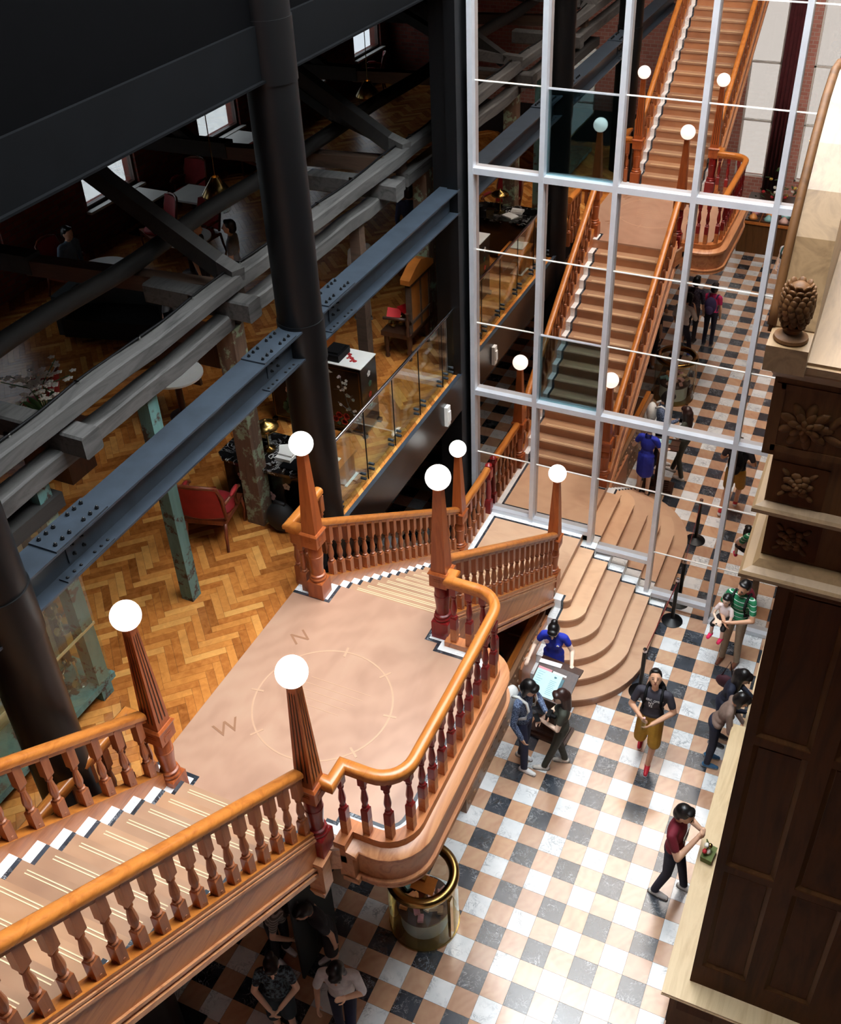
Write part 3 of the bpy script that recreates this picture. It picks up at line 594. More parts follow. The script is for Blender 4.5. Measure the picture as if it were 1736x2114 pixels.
band(BI, -0.03, 0.055, 'white_marble'); band(BI, -0.068, -0.03, 'black_marble')
for s, y0, y1 in ((1, -5.545, -5.28), (-1, -8.25, -8.43)):
    a, b = sorted((y0, y1)); MB().bx(-2.735, -2.285, a, b, L2, L2+0.003).build('marble_border', 'white_marble', cl, world=True)
    MB().bx(-2.285, -2.247, min(a, y0-s*0.04), max(b, y0-s*0.04), L2, L2+0.0035).build('marble_border', 'black_marble', cl, world=True)
    c, d = sorted((y0, y0-s*0.04)); MB().bx(-2.735, -2.285, c, d, L2, L2+0.0035).build('marble_border', 'black_marble', cl, world=True)
# compass inlay
CC = (-1.58, -6.93); ring = [(CC[0]+0.74*math.cos(a), CC[1]+0.74*math.sin(a), L2) for a in np.linspace(0, 2*math.pi, 57)[:-1]]
MB().sweep([(-0.009, 0), (-0.009, 0.002), (0.009, 0.002), (0.009, 0)], ring, True).build('inlay_ring', 'inlay_faint', cl, world=True)
for q in range(8):
    a = q*math.pi/4+math.pi/2+0.15; M_ = Matrix.Translation((CC[0]+0.74*math.cos(a), CC[1]+0.74*math.sin(a), L2)) @ Matrix.Rotation(a, 4, 'Z')
    MB().bx(-0.07, 0.07, -0.012, 0.012, 0, 0.0028, M_).build('inlay_tick', 'inlay_faint', cl, world=True)
for q in range(5): MB().bx(-1.95+0.02*q, -1.35+0.05*q, -7.02+0.09*q, -7.012+0.09*q, L2, L2+0.002).build('inlay_tick', 'inlay_faint', cl, world=True)
for ch, x, y, rz in (('N', -2.28, -6.2, 0.9), ('W', -2.33, -7.6, 0.9)):
    me = text_mesh(ch, 0.26, 0.001); me.materials.append(MATS['inlay_letter']); place('inlay_letter', me, cl, loc=(x, y, L2+0.0015), rot=(0, 0, rz), world=True)
# --- balustrades
def balustrade(name, label, rail, balus, mats=('baluster_wood',), rmat='rail_wood', style=None, group=None, low_rail=True, ends=None):
    t = thing(name, label, 'balustrade', rail[0], 0, group)
    hr_ = MB().sweep(HR, rail).build('handrail', rmat, t, smooth=40, world=True)
    if low_rail: MB().sweep(HRL, rail).build('rail_moulding', rmat, hr_, world=True)
    ms = {}
    for (x, y, z, h) in balus:
        k = round(h, 3)
        if k not in ms: ms[k] = balu_mesh(h, list(mats), **(style or {}))
        place('baluster', ms[k], t, loc=(x, y, z), world=True)
    return t
def fl_bal(x, ys, low_): return [(x, float(y), nose(float(y), low_)+0.12, 0.735) for y in ys]
def fl_rail(x, ya, yb, low_): return [(x, y, nose(y, low_)+0.94) for y in (ya, yb)]
balustrade('stair_balustrade', 'balustrade of the upper flight beside the parquet hall', fl_rail(XL, UY-0.1, -14.2, False), fl_bal(XL, np.arange(-8.62, -14.1, -0.243), False))
balustrade('stair_balustrade', 'balustrade in the lower left foreground of the upper flight', fl_rail(XR, UY-0.1, -14.2, False), fl_bal(XR, np.arange(-8.58, -14.1, -0.189), False))
balustrade('stair_balustrade', 'balustrade of the lower flight beside the black fascia', fl_rail(XL, -1.46, -5.4, True), fl_bal(XL, np.arange(-1.62, -5.35, -0.1965), True))
balustrade('stair_balustrade', 'balustrade of the lower flight above the entry steps', fl_rail(XR, -1.48, -5.42, True), fl_bal(XR, np.arange(-1.64, -5.4, -0.214), True))
BR = [(x, y, L2+0.95) for x, y in RP]
bb = [(-0.60, -8.22), (-0.41, -8.15), (-0.2, -8.11), (-0.06, -7.95)]+[(-0.04, -7.73+0.2225*q) for q in range(9)]+[(-0.10, -5.76), (-0.28, -5.645), (-0.44, -5.64), (-0.62, -5.64)]
balustrade('balcony_balustrade', 'curved balcony balustrade with red-painted balusters', BR, [(x, y, L2+0.07, 0.80) for x, y in bb], ('curb_wood', 'red_paint'), style=dict(b=0.46, t=0.86, w=0.072, top=0.0, bot=0.0, plug=False))
balustrade('landing_balustrade', 'short level balustrade between two globe lamp posts and the glass', [(XL, -1.27, L1+0.95), (XL, -0.16, L1+0.95)], [(XL, float(y), L1, 0.87) for y in np.arange(-1.14, -0.2, 0.19)], style=dict(b=0.34, t=0.72, top=0.0, bot=0.0))
nw = thing('red_newel', 'dark red newel with turned knob against the glass', 'newel post', (XL, -0.105, L1))
MB().frust(0, 0, 0, 0.26, .115, .115).build('base_block', 'red_paint', nw); MB().frust(0, 0, .74, .93, .115, .115).build('cap_block', 'red_paint', nw)
MB().lathe([(.05, .26), (.056, .28), (.042, .3), (.05, .45), (.036, .66), (.05, .7), (.05, .74)], 14).build('turned_column', 'red_paint', nw, smooth=35)
MB().lathe([(.045, .93), (.06, .945), (.05, .96), (.035, .97), (.06, .99), (.06, 1.01), (.03, 1.04), (.012, 1.05)], 14).build('knob', 'red_paint', nw, smooth=35)
GZ = L2+0.95
balustrade('guard_balustrade', 'corner balustrade guarding the stair void beside the candlestick cabinet', [(-2.5, -8.42, GZ), (-2.73, -8.42, GZ), (-2.73, -10.6, GZ)], [(-2.6, -8.42, L2, .87)]+[(-2.73, float(y), L2, .87) for y in np.arange(-8.6, -10.5, -.2)], style=dict(b=0.34, t=0.72, top=0.0, bot=0.0))
balustrade('guard_balustrade', 'corner balustrade tucked behind the tall black column', [(-2.53, -5.48, GZ), (-2.73, -5.48, GZ), (-2.73, -4.78, GZ)], [(-2.6, -5.48, L2, .87)]+[(-2.73, float(y), L2, .87) for y in np.arange(-5.4, -4.8, .2)], style=dict(b=0.34, t=0.72, top=0.0, bot=0.0))
# ------------------------------------------------------------------ tall carved cabinet on the right
def panel(mb, x0, x1, y, z0, z1, fr=0.0, d=0.03):
    "raised field panel in a recess on a face looking toward -y"
    mb.frust_y = None
    a = 0.045; mb.add([(x0, y, z0), (x1, y, z0), (x1, y, z1), (x0, y, z1), (x0+a, y+d, z0+a), (x1-a, y+d, z0+a), (x1-a, y+d, z1-a), (x0+a, y+d, z1-a)],
                      [(0, 1, 5, 4), (1, 2, 6, 5), (2, 3, 7, 6), (3, 0, 4, 7), (4, 5, 6, 7)]); return mb
def cornice_profile(mb, x0, x1, y0, y1, prof):
    "moulding run round the -x and -y sides of a block; prof = (out, z)"
    vs = []; n = len(prof)
    for ox, oy in ((-1, 1), (-1, -1), (1, -1)):
        for o, z in prof: vs.append(((x0-o) if ox < 0 else x1, (y0-o) if oy < 0 else y1, z))
    fs = [(s*n+i, s*n+(i+1) % n, (s+1)*n+(i+1) % n, (s+1)*n+i) for s in (0, 1) for i in range(n)]
    fs += [tuple(range(n)), tuple(reversed(range(2*n, 3*n)))]
    return mb.add(vs, [tuple(reversed(f)) for f in fs])
YF = -6.70
wood('pediment_wood', (98, 74, 48), (136, 108, 76), 0.4, 'y', 1.2, 1.4, 0.03)
tc = thing('tall_cabinet', 'towering dark carved wooden cabinet on the right with swan-neck pediment', 'cabinet', (2.57, YF, 1.1))
MB().bx(2.575, 4.45, YF+0.045, -0.45, 1.1, 7.1).build('body', 'panel_wood', tc, world=True)
st = MB()
for a, b in ((2.575, 2.665), (3.12, 3.31), (3.77, 4.45)): st.bx(a, b, YF, YF+0.05, 1.1, 7.1)
st.build('stile', 'panel_wood', tc, world=True)
for a, b in ((1.1, 1.48), (3.24, 3.34), (5.15, 5.25), (6.95, 7.1)):
    for c, d in ((2.665, 3.12), (3.31, 3.77)): MB().bx(c, d, YF, YF+0.05, a, b).build('cross_rail', 'panel_wood', tc, world=True)
for a, b in ((1.48, 3.24), (3.34, 5.15), (5.25, 6.95)):
    for c, d in ((2.665, 3.12), (3.31, 3.77)):
        m = MB(); panel(m, c, d, YF+0.012, a, b); pm_ = m.build('panel_moulding', 'cabinet_wood', tc, world=True)
        MB().bx(c+0.05, d-0.05, YF+0.03, YF+0.05, a+0.05, b-0.05).build('panel', 'panel_wood', pm_, world=True)
MB().bx(2.41, 4.45, YF-0.05, -0.45, 7.24, 7.70).build('frieze', 'cabinet_wood', tc, world=True)
MB().bx(2.36, 4.45, YF-0.07, -0.45, 7.70, 8.22).build('frieze', 'cabinet_wood', tc, world=True)
MB().bx(2.28, 4.45, YF-0.09, -0.45, 8.22, 8.86).build('frieze', 'cabinet_wood', tc, world=True)
for z, x, o in ((7.12, 2.5, 0.21), (7.68, 2.42, 0.13)):
    cornice_profile(MB(), x, 4.45, YF-0.02, -0.45, [(0, z-0.02), (0.02, z-0.02), (0.05, z), (o-0.05, z+0.03), (o, z+0.06), (o, z+0.09), (o-0.02, z+0.11), (o-0.08, z+0.13), (o-0.12, z+0.18), (0, z+0.18)]).build('cornice', 'pediment_wood', tc, world=True)
cornice_profile(MB(), 2.3, 4.45, YF-0.06, -0.45, [(0, 8.82), (0.03, 8.84), (0.06, 8.9), (0.09, 8.93), (0.09, 8.98), (0, 8.98)]).build('cornice', 'pediment_wood', tc, world=True)
for q in range(8): MB().bx(2.46+0.25*q, 2.46+0.25*(q+1)-0.004, YF-0.12, -0.45, 8.97, 9.0).build('top_board', 'pediment_wood', tc, world=True)
for z in (8.26,): MB().bx(2.33, 4.4, YF-0.10, YF-0.085, z, z+0.05).bx(2.33, 4.4, YF-0.10, YF-0.085, 8.76, 8.80).bx(2.30, 2.36, YF-0.10, YF-0.085, 8.26, 8.8).build('panel_frame', 'cabinet_wood', tc, world=True)
def rosette(cx, cz, r, y, name):
    m = MB()
    for ring, (n, rr, s) in enumerate(((7, 0.62, 0.30), (6, 0.40, 0.26), (4, 0.2, 0.2))):
        for q in range(n):
            a = 2*math.pi*q/n+ring*0.5; m.sph((cx+rr*r*math.cos(a), y-0.008*ring, cz+rr*r*math.sin(a)), (s*r, 0.02, s*r*0.8), 8, k=5)
    m.sph((cx, y-0.03, cz), (r*0.14, 0.02, r*0.14), 8, k=5)
    for q in range(4):
        a = math.pi/4+q*math.pi/2; m.sph((cx+1.05*r*math.cos(a), y+0.004, cz+1.05*r*math.sin(a)), (0.32*r, 0.016, 0.16*r), 8, M=Matrix.Rotation(-a, 3, 'Y').to_3x3(), k=5)
    return m.build(name, 'cabinet_wood', tc, world=True, smooth=True)
for cx, cz, y in ((2.56, 8.0, YF-0.075), (2.6, 7.5, YF-0.055)):
    MB().bx(cx-0.19, cx+0.19, y-0.004, y, cz-0.17, cz+0.17).build('carved_panel', 'panel_wood', tc, world=True); rosette(cx, cz, 0.125, y-0.01, 'carved_rosette')
m = MB(); fx, fz = 2.53, 8.5
for ring, (n, rr, ln, wd) in enumerate(((9, .115, .075, .036), (7, .07, .055, .03), (5, .03, .035, .022))):
    for q in range(n): a = 2*math.pi*q/n+ring*.3; m.sph((fx+rr*math.cos(a), YF-.095-.012*ring, fz+rr*math.sin(a)), (ln, .02, wd), 9, M=Matrix.Rotation(-a, 3, 'Y'), k=5)
m.sph((fx, YF-.125, fz), (.025, .015, .025), 8)
for q in range(9):
    a = -.5+.12*q; x = 2.72+.09*q; zc = 8.5+.12*math.sin(q*1.3)
    for sg in (-1, 1): m.sph((x, YF-.094, zc+sg*.07), (.085, .016, .03), 8, M=Matrix.Rotation(-sg*.7-.3*math.cos(q), 3, 'Y'), k=5)
m.tube([(2.62+.1*q, YF-.095, 8.5+.12*math.sin(q*1.3-.6)) for q in range(9)], .014, 6)
m.build('carved_flower', 'cabinet_wood', tc, world=True, smooth=True)
ped = [(-6.72, 9.17), (-6.66, 9.27), (-6.57, 9.44), (-6.45, 9.68), (-6.25, 9.92), (-6.0, 10.14), (-5.7, 10.33), (-5.35, 10.42), (-5.0, 10.38), (-4.8, 10.25), (-4.72, 10.05), (-4.8, 9.9), (-4.95, 9.85)]
MB().add([(x, y, z) for x in (2.2, 2.46) for y, z in ped+[(-4.95, 8.98), (-6.72, 8.98)]], [tuple(range(15)), tuple(reversed(range(15, 30)))]+[(i, i+15, (i+1) % 15+15, (i+1) % 15) for i in range(15)]).build('swan_neck', 'pediment_wood', tc, world=True)
m = MB()
for off, r in ((0.0, 0.03), (0.05, 0.02)): m.tube([(2.19, y, z-off) for y, z in ped], r, 8)
m.build('pediment_moulding', 'cabinet_wood', tc, world=True, smooth=True)
MB().bx(2.2, 2.46, YF-0.28, YF-0.02, 8.98, 9.16).build('finial_block', 'pediment_wood', tc, world=True)
fn = thing('pine_cone_finial', 'carved wooden pine-cone finial on the cabinet corner', 'finial', (2.33, YF-0.15, 9.16))
MB().lathe([(0.105, 0), (0.11, 0.012), (0.105, 0.03), (0.085, 0.035), (0.07, 0.05), (0.055, 0.06), (0.06, 0.08), (0.078, 0.095), (0.07, 0.11), (0.05, 0.115)], 24).build('base', 'cabinet_wood', fn, smooth=35)
MB().sph((0, 0, 0.255), (0.098, 0.098, 0.15), 20).build('cone', 'cabinet_wood', fn, smooth=True)
sc_ = MB()
for row in range(9):
    zz = -0.12+0.03*row; rr = 0.1*math.sqrt(max(0.02, 1-(zz/0.155)**2)); n = max(5, int(14*rr/0.1))
    for q in range(n):
        a = 2*math.pi*(q+0.5*(row % 2))/n; M_ = Matrix.Rotation(a, 3, 'Z') @ Matrix.Rotation(-0.5+1.0*(row/8), 3, 'Y')
        sc_.sph((rr*math.cos(a), rr*math.sin(a), 0.255+zz), (0.013, 0.027, 0.034), 8, M=M_, k=4)
stuff(sc_.build('scales', 'cabinet_wood', fn, smooth=True))
# lower counters
def counter(label, x0, x1, y0, y1, h, name='display_counter'):
    t = thing(name, label, 'counter', ((x0+x1)/2, (y0+y1)/2, 0))
    MB().bx(x0+0.1, x1, y0+0.1, y1, 0, h-0.1).build('body', 'cabinet_wood', t, world=True)
    MB().bx(x0, x1, y0, y1, h-0.035, h).build('top', 'ledge_wood', t, world=True)
    cornice_profile(MB(), x0+0.08, x1, y0+0.08, y1, [(0, h-0.14), (0.02, h-0.14), (0.03, h-0.1), (0.06, h-0.08), (0.085, h-0.05), (0.085, h-0.034), (0, h-0.034)]).build('moulding', 'ledge_wood', t, world=True)
    m = MB()
    for q in range(int((y1-y0)/0.6)): m.bx(x0+0.085, x0+0.1, y0+0.2+0.6*q, y0+0.65+0.6*q, 0.15, h-0.22)
    m.build('side_panels', 'panel_wood', t, world=True); stuff_ = None
    return t
c1 = counter('pale wooden counter top at the foot of the tall cabinet', 2.325, 4.45, -6.94, -2.98, 1.1)
MB().bx(2.5, 2.9, -6.86, -6.84, 0.72, 0.92).build('carved_panel', 'panel_wood', c1, world=True)
counter('low wooden counter beyond the two leaning shoppers', 2.47, 4.45, -2.9, -0.25, 1.0)
# ------------------------------------------------------------------ ground floor things
gc = thing('glass_display_drum', 'round glass display drum with brass rim under the curved balcony', 'display case', (-0.70, -6.62, 0))
MB().lathe([(0.45, 0), (0.45, 0.03)], 48).build('base', 'brass', gc, smooth=35)
MB().lathe([(0.44, 0.03), (0.44, 0.98)], 64, cap=False).build('glass_wall', 'case_glass', gc, smooth=True)
MB().lathe([(0.33, 0.98), (0.34, 1.03), (0.38, 1.055), (0.43, 1.05), (0.455, 1.02), (0.455, 0.98), (0.44, 0.96), (0.34, 0.96)], 64, cap=False).build('rim', 'brass', gc, smooth=True)
MB().lathe([(0.30, 0.36), (0.34, 0.37), (0.345, 0.40), (0.0, 0.40)], 48).build('tray', 'dark_wood', gc, smooth=35)
MB().lathe([(0.3, 0.03), (0.3, 0.36)], 32).build('pedestal', 'pillar_white', gc, smooth=35)
MB().bx(-0.05, 0.05, -0.03, 0.03, 0.4, 0.92).build('center_post', 'brass', gc); MB().bx(0.40, 0.44, -0.16, -0.08, 0.1, 0.9).build('hinge_strip', 'brass', gc)
for n, c in enumerate([(226, 170, 160), (232, 190, 178), (150, 205, 205), (240, 160, 90), (214, 150, 160), (230, 200, 160)]):
    plain('sweet_%d' % n, c, 0.4, 0, 0.2)
    for q in range(4):
        a = n*1.05+q*0.27; r = 0.1+0.055*q
        M_ = Matrix.Rotation(random.uniform(0, 3), 3, 'Z') @ Matrix.Rotation(random.uniform(-.5, .5), 3, 'X')
        tag(MB().bx(-0.05, 0.05, -0.035, 0.035, -0.02, 0.02, M_.to_4x4()).build('wrapped_sweet', 'sweet_%d' % n), 'small wrapped sweet packet inside the round glass drum', 'sweet', 'wrapped sweets in the glass drum').location = (-0.70+r*math.cos(a), -6.62+r*math.sin(a), 0.45+0.03*(q % 3))
lb = tag(MB().bx(-0.15, 0.15, -0.10, 0.10, -0.004, 0.004, Matrix.Rotation(0.5, 4, 'X')).build('price_board', 'orange_wood'), 'small tilted orange price board in the round glass drum', 'sign'); lb.location = (-0.66, -6.66, 0.86)
# menu stand
ms_ = thing('menu_stand', 'dark wooden menu stand in front of the attendant in blue', 'lectern', (-0.18, -3.22, 0), math.radians(-6))
MB().bx(-0.3, 0.3, -0.2, 0.2, 0, 0.05).bx(-0.26, 0.26, -0.16, 0.16, 0.05, 0.09).build('base', 'dark_wood', ms_)
for q in range(5): MB().bx(-0.2, 0.2, -0.16+0.065*q, -0.13+0.065*q, 0.09, 0.105).build('base_slat', 'dark_wood', ms_)
MB().frust(0, 0, 0.09, 1.02, 0.17, 0.14).build('column', 'dark_wood', ms_)
T_ = Matrix.Translation((0, -0.02, 1.10)) @ Matrix.Rotation(0.42, 4, 'X')
MB().bx(-0.31, 0.31, -0.25, 0.25, -0.03, 0.0, T_).bx(-0.31, 0.31, -0.27, -0.25, -0.03, 0.035, T_).build('sloped_top', 'dark_wood', ms_)
MB().bx(-0.32, 0.32, 0.2, 0.34, 1.16, 1.19).build('rear_shelf', 'dark_wood', ms_); MB().bx(-0.27, -0.06, -0.28, -0.14, 0.86, 0.94).build('drawer_box', 'cabinet_wood', ms_)
mn = thing('open_menu', 'open pale blue menu on the sloped stand top', 'menu', (-0.18, -3.22, 0), math.radians(-6))
plain('menu_blue', (190, 232, 238), 0.6, 0, 0.02); plain('pink_paper', (226, 150, 158), 0.6, 0, 0.03); plain('ink', (70, 110, 120), 0.6, 0, 0.03)
MB().bx(-0.29, 0.06, -0.235, 0.14, 0.001, 0.006, T_).build('left_page', 'menu_blue', mn); MB().bx(0.0, 0.1, -0.235, 0.14, 0.006, 0.01, T_).build('right_page', 'menu_blue', mn)
MB().bx(0.1, 0.145, -0.235, 0.1, 0.001, 0.011, T_).build('index_tabs', 'ink', mn); MB().bx(-0.29, -0.08, 0.14, 0.175, 0.001, 0.006, T_).build('pink_sheet', 'pink_paper', mn); MB().bx(-0.06, 0.15, 0.14, 0.17, 0.001, 0.006, T_).build('white_sheet', 'white', mn)
m = MB()
for q in range(9): m.bx(-0.26, -0.16-0.02*(q % 3), 0.1-0.035*q, 0.104-0.035*q, 0.006, 0.007, T_); m.bx(-0.05, 0.05-0.015*(q % 2), 0.02-0.026*q, 0.024-0.026*q, 0.0102, 0.011, T_)
m.sph(T_ @ Vector((0.01, 0.09, 0.009)), (0.022, 0.022, 0.006), 8); stuff(m.build('printed_lines', 'ink', bpy.data.objects['left_page']))
tag(MB().bx(-0.47, -0.14, -3.02, -2.94, 1.195, 1.21).build('booking_papers', 'white'), 'white papers lying on the shelf behind the menu stand', 'papers').rotation_euler = (0, 0, 0)
# stanchions
for n, (x, y) in enumerate(((0.94, -0.24), (0.845, -1.95))):
    t = thing('queue_stanchion', ['black belt stanchion standing against the glass wall', 'black belt stanchion behind the man in yellow shorts'][n], 'stanchion', (x, y, 0), 0, 'queue stanchions')
    MB().lathe([(0.175, 0), (0.175, 0.012), (0.1, 0.045), (0.04, 0.075), (0.032, 0.09)], 32).build('base', 'black_steel', t, smooth=35)
    MB().lathe([(0.032, 0.08), (0.032, 0.90)], 18).build('post', 'black_steel', t, smooth=35); MB().lathe([(0.034, 0.9), (0.034, 0.95), (0.026, 0.96)], 18).build('cap', 'chrome', t, smooth=35)
tag(MB().bx(-0.002, 0.002, -0.82, 0.82, -0.025, 0.025).build('queue_belt', 'red_velvet'), 'thin dark red belt stretched between the two stanchions', 'belt')
bl = bpy.data.objects['queue_belt']; bl.location = (0.892, -1.095, 0.86); bl.rotation_euler = (0, 0, math.radians(-3.2))
# studded counter under the stairs
t = thing('studded_counter', 'carved wooden counter panel with round studs below the lower flight', 'counter', (-0.80, -3.5, 0))
wood('carved_panel_wood', (104, 70, 46), (150, 110, 78), 0.45, 'y', 2.5); plain('light_top', (196, 132, 92), 0.35, 0, 0.08)
MB().bx(-0.90, -0.80, -5.0, -1.75, 0, 0.98).build('panel', 'carved_panel_wood', t, world=True); MB().bx(-0.95, -0.86, -5.0, -1.75, 0.98, 1.03).build('top_edge', 'rail_wood', t, world=True)
MB().bx(-0.80, -0.755, -2.95, -1.72, 0, 0.84).build('step_cheek', 'light_top', t, world=True)
ST = MB(); ST.lathe([(0.036, 0), (0.034, 0.012), (0.024, 0.014), (0.02, 0.006), (0.012, 0.02), (0.0, 0.022)], 12, cap=False); STM = ST.mesh('stud', 'carved_panel_wood', 35)
for q in range(16):
    for r in range(4): place('stud', STM, t, loc=(-0.80, -4.9+0.19*q+0.06*(r % 2), 0.14+0.24*r), rot=(0, math.pi/2, 0), world=True)
for q in range(2): tag(MB().lathe([(0.045, 0), (0.05, 0.17), (0.046, 0.175)], 16).build('paper_cup_stack', 'white', smooth=35), ['left', 'right'][q]+' white cup stack on the shelf behind the studded counter', 'cups', 'cup stacks').location = (-1.1+0.02*q, -3.42+0.17*q, 0.91)
tag(MB().lathe([(0.09, 0), (0.1, 0.16), (0.09, 0.18), (0.03, 0.19)], 20).build('coffee_pot', 'black', smooth=35), 'black round pot beside the white cup stacks', 'pot').location = (-1.12, -3.02, 0.91)
tag(MB().bx(-1.5, -0.96, -4.9, -2.4, 0.86, 0.91).bx(-1.45, -1.0, -4.8, -2.5, 0, 0.86).build('back_shelf', 'dark_wood'), 'dark service shelf behind the studded counter', 'shelf')
for q in range(5): tag(MB().bx(-1.9, -1.5, -3.2+0.02*q, -2.6-0.02*q, 0.0+0.16*q, 0.15+0.16*q).build('stacked_box', ['orange_wood', 'dark_wood'][q % 2]), ['lowest', 'second', 'middle', 'fourth', 'topmost'][q]+' flat box in the stack beneath the lower flight', 'box', 'boxes under the stairs')
tag(MB().bx(-1.75, -1.72, -7.9, -7.1, 0, 2.2).build('notice_board', 'grey_wall'), 'tall grey board leaning in the dark below the landing', 'board')
# reflected end of the ground floor: sweets counter, flowers, chandelier
t = thing('sweets_counter', 'wooden sweets counter with heaped trays, reflected in the glass', 'counter', (-0.15, -15.0, 0)); x0, x1 = -0.85, 1.3
MB().bx(x0, x1, -15.5, -14.65, 0, 0.85).build('body', 'cabinet_wood', t, world=True); MB().bx(x0-0.04, x1+0.04, -15.54, -14.61, 0.85, 0.9).build('top', 'rail_wood', t, world=True)
for q in range(10):
    x = x0+0.12+0.41*(q % 5); y = -14.85-0.35*(q//5); tr = MB().bx(x, x+0.38, y-0.15, y+0.15, 0.9, 0.94).build('tray', 'dark_wood', t, world=True)
    hp = thing('sweet_heap', 'heap of sweets in a tray on the reflected counter', 'sweets', (x+0.19, y, 0.94), 0, 'heaped sweets'); MB().lathe([(0.14, 0), (0.1, 0.06), (0.04, 0.13), (0.005, 0.15)], 10).build('mound', 'sweet_%d' % ((q*5+3) % 6), hp, smooth=True)
t = thing('flower_table', 'table of mixed flowers behind the sweets counter, reflected', 'flowers', (0.3, -16.3, 0)); MB().bx(-0.9, 1.5, -16.6, -15.9, 0, 1.0).build('table', 'dark_wood', t, world=True)
plain('leaf', (62, 92, 48), 0.6, 0, 0.3); plain('petal_red', (190, 40, 48), 0.6, 0, 0.2); plain('petal_white', (235, 228, 215), 0.6, 0, 0.05); plain('petal_yellow', (226, 190, 90), 0.6, 0, 0.1)
for q in range(70):
    M_ = Matrix.Rotation(random.uniform(0, 6), 3, 'Z') @ Matrix.Rotation(random.uniform(-1, 1), 3, 'X'); p = (random.uniform(-0.7, 1.4), random.uniform(-16.5, -16.0), 1.05+abs(random.gauss(0, 0.3)))
    MB().sph(p, (0.03, 0.09, 0.01) if q % 3 else (0.055, 0.055, 0.04), 7, M=M_, k=4).build('leaf' if q % 3 else 'blossom', ['petal_red', 'leaf', 'leaf', 'petal_white', 'leaf', 'leaf', 'petal_yellow', 'leaf', 'leaf'][q % 9], t, world=True)
t = thing('branch_chandelier', 'branching chandelier with warm bulbs seen only as a reflection', 'chandelier', (0.95, -14.6, 3.2))
MB().tube([(0, 0, 0), (0, 0, 3)], 0.01, 6).build('rod', 'brass', t)
for q in range(9):
    a = q*0.7; p = (0.35*math.cos(a), 0.35*math.sin(a), -0.3+0.11*(q % 5)); MB().tube([(0, 0, 0.05), p], 0.008, 6).build('arm', 'brass', t); MB().sph(p, 0.035, 8).build('bulb', 'bulb', t, smooth=True)
# ------------------------------------------------------------------ upper hall furniture
F = L2
def armchair(label, x, y, rz, scale=1.0, group=None):
    t = thing('armchair', label, 'chair', (x, y, F), rz, group); t.scale = (scale,)*3
    fw = 'dark_red_wood'
    sx, sy = 0.27, 0.25
    for a in (-1, 1):
        MB().tube([(a*(sx-0.01), sy, 0.36), (a*(sx+0.005), sy+0.02, 0.2), (a*(sx-0.01), sy+0.01, 0.0)], 0.027, 8, 0.016).build('leg', fw, t, smooth=True)
        MB().tube([(a*(sx-0.03), -sy, 0.36), (a*(sx-0.03), -sy-0.03, 0.18), (a*(sx-0.02), -sy-0.07, 0.0)], 0.026, 8, 0.018).build('leg', fw, t, smooth=True)
        MB().tube([(a*(sx-0.02), -sy+0.0, 0.62), (a*(sx+0.03), -0.05, 0.64), (a*(sx+0.035), 0.12, 0.63), (a*(sx+0.03), 0.17, 0.60)], 0.022, 8).build('armrest', fw, t, smooth=True)
        MB().tube([(a*(sx+0.03), 0.13, 0.62), (a*(sx+0.01), 0.06, 0.5), (a*(sx), 0.1, 0.38)], 0.018, 8).build('arm_support', fw, t, smooth=True)
        MB().sph((a*(sx+0.032), 0.0, 0.66), (0.03, 0.12, 0.025), 10).build('arm_pad', 'red_velvet', t, smooth=True)
    MB().prism([(-sx-0.01, sy+0.04), (sx+0.01, sy+0.04), (sx-0.02, -sy), (-sx+0.02, -sy)], 0.33, 0.39).build('seat_frame', fw, t)
    m = MB(); m.sph((0, 0.02, 0.41), (sx, sy+0.02, 0.07), 16); m.build('seat', 'red_velvet', t, smooth=True)
    bk = [(-0.25, 0.42), (-0.27, 0.74), (-0.245, 0.92), (-0.13, 0.96), (0, 0.97), (0.13, 0.96), (0.245, 0.92), (0.27, 0.74), (0.25, 0.42)]
    def by(z, x): return -sy-0.02-(z-0.4)*0.22+0.10*(x/0.25)**2*0.5
    MB().tube([(x_, by(z, x_), z) for x_, z in bk], 0.024, 8).build('back_frame', fw, t, smooth=True); MB().tube([(-0.24, by(.45, .24), .45), (0, by(.45, 0), .45), (0.24, by(.45, .24), .45)], 0.02, 8).build('back_rail', fw, t, smooth=True)
    m = MB(); g_ = [(x_, z) for z in (0.46, 0.58, 0.72, 0.86, 0.945) for x_ in (-0.25, -0.125, 0, 0.125, 0.25)]
    vs = [(x_*(0.97 if z > .85 else 1), by(z, x_)+d, z) for d in (-0.022, 0.03) for x_, z in g_]; q4 = [(r*5+c, r*5+c+1, r*5+c+6, r*5+c+5) for r in range(4) for c in range(4)]
    m.add(vs, [f for f in q4]+[tuple(25+i for i in reversed(f)) for f in q4]); m.build('backrest', 'red_velvet', t, smooth=True)
    return t
wood('dark_red_wood', (92, 40, 24), (130, 64, 38), 0.35, 'z', 3)
armchair('red upholstered armchair with carved frame facing the black desk', -4.2, -5.0, math.radians(15), 1.08)
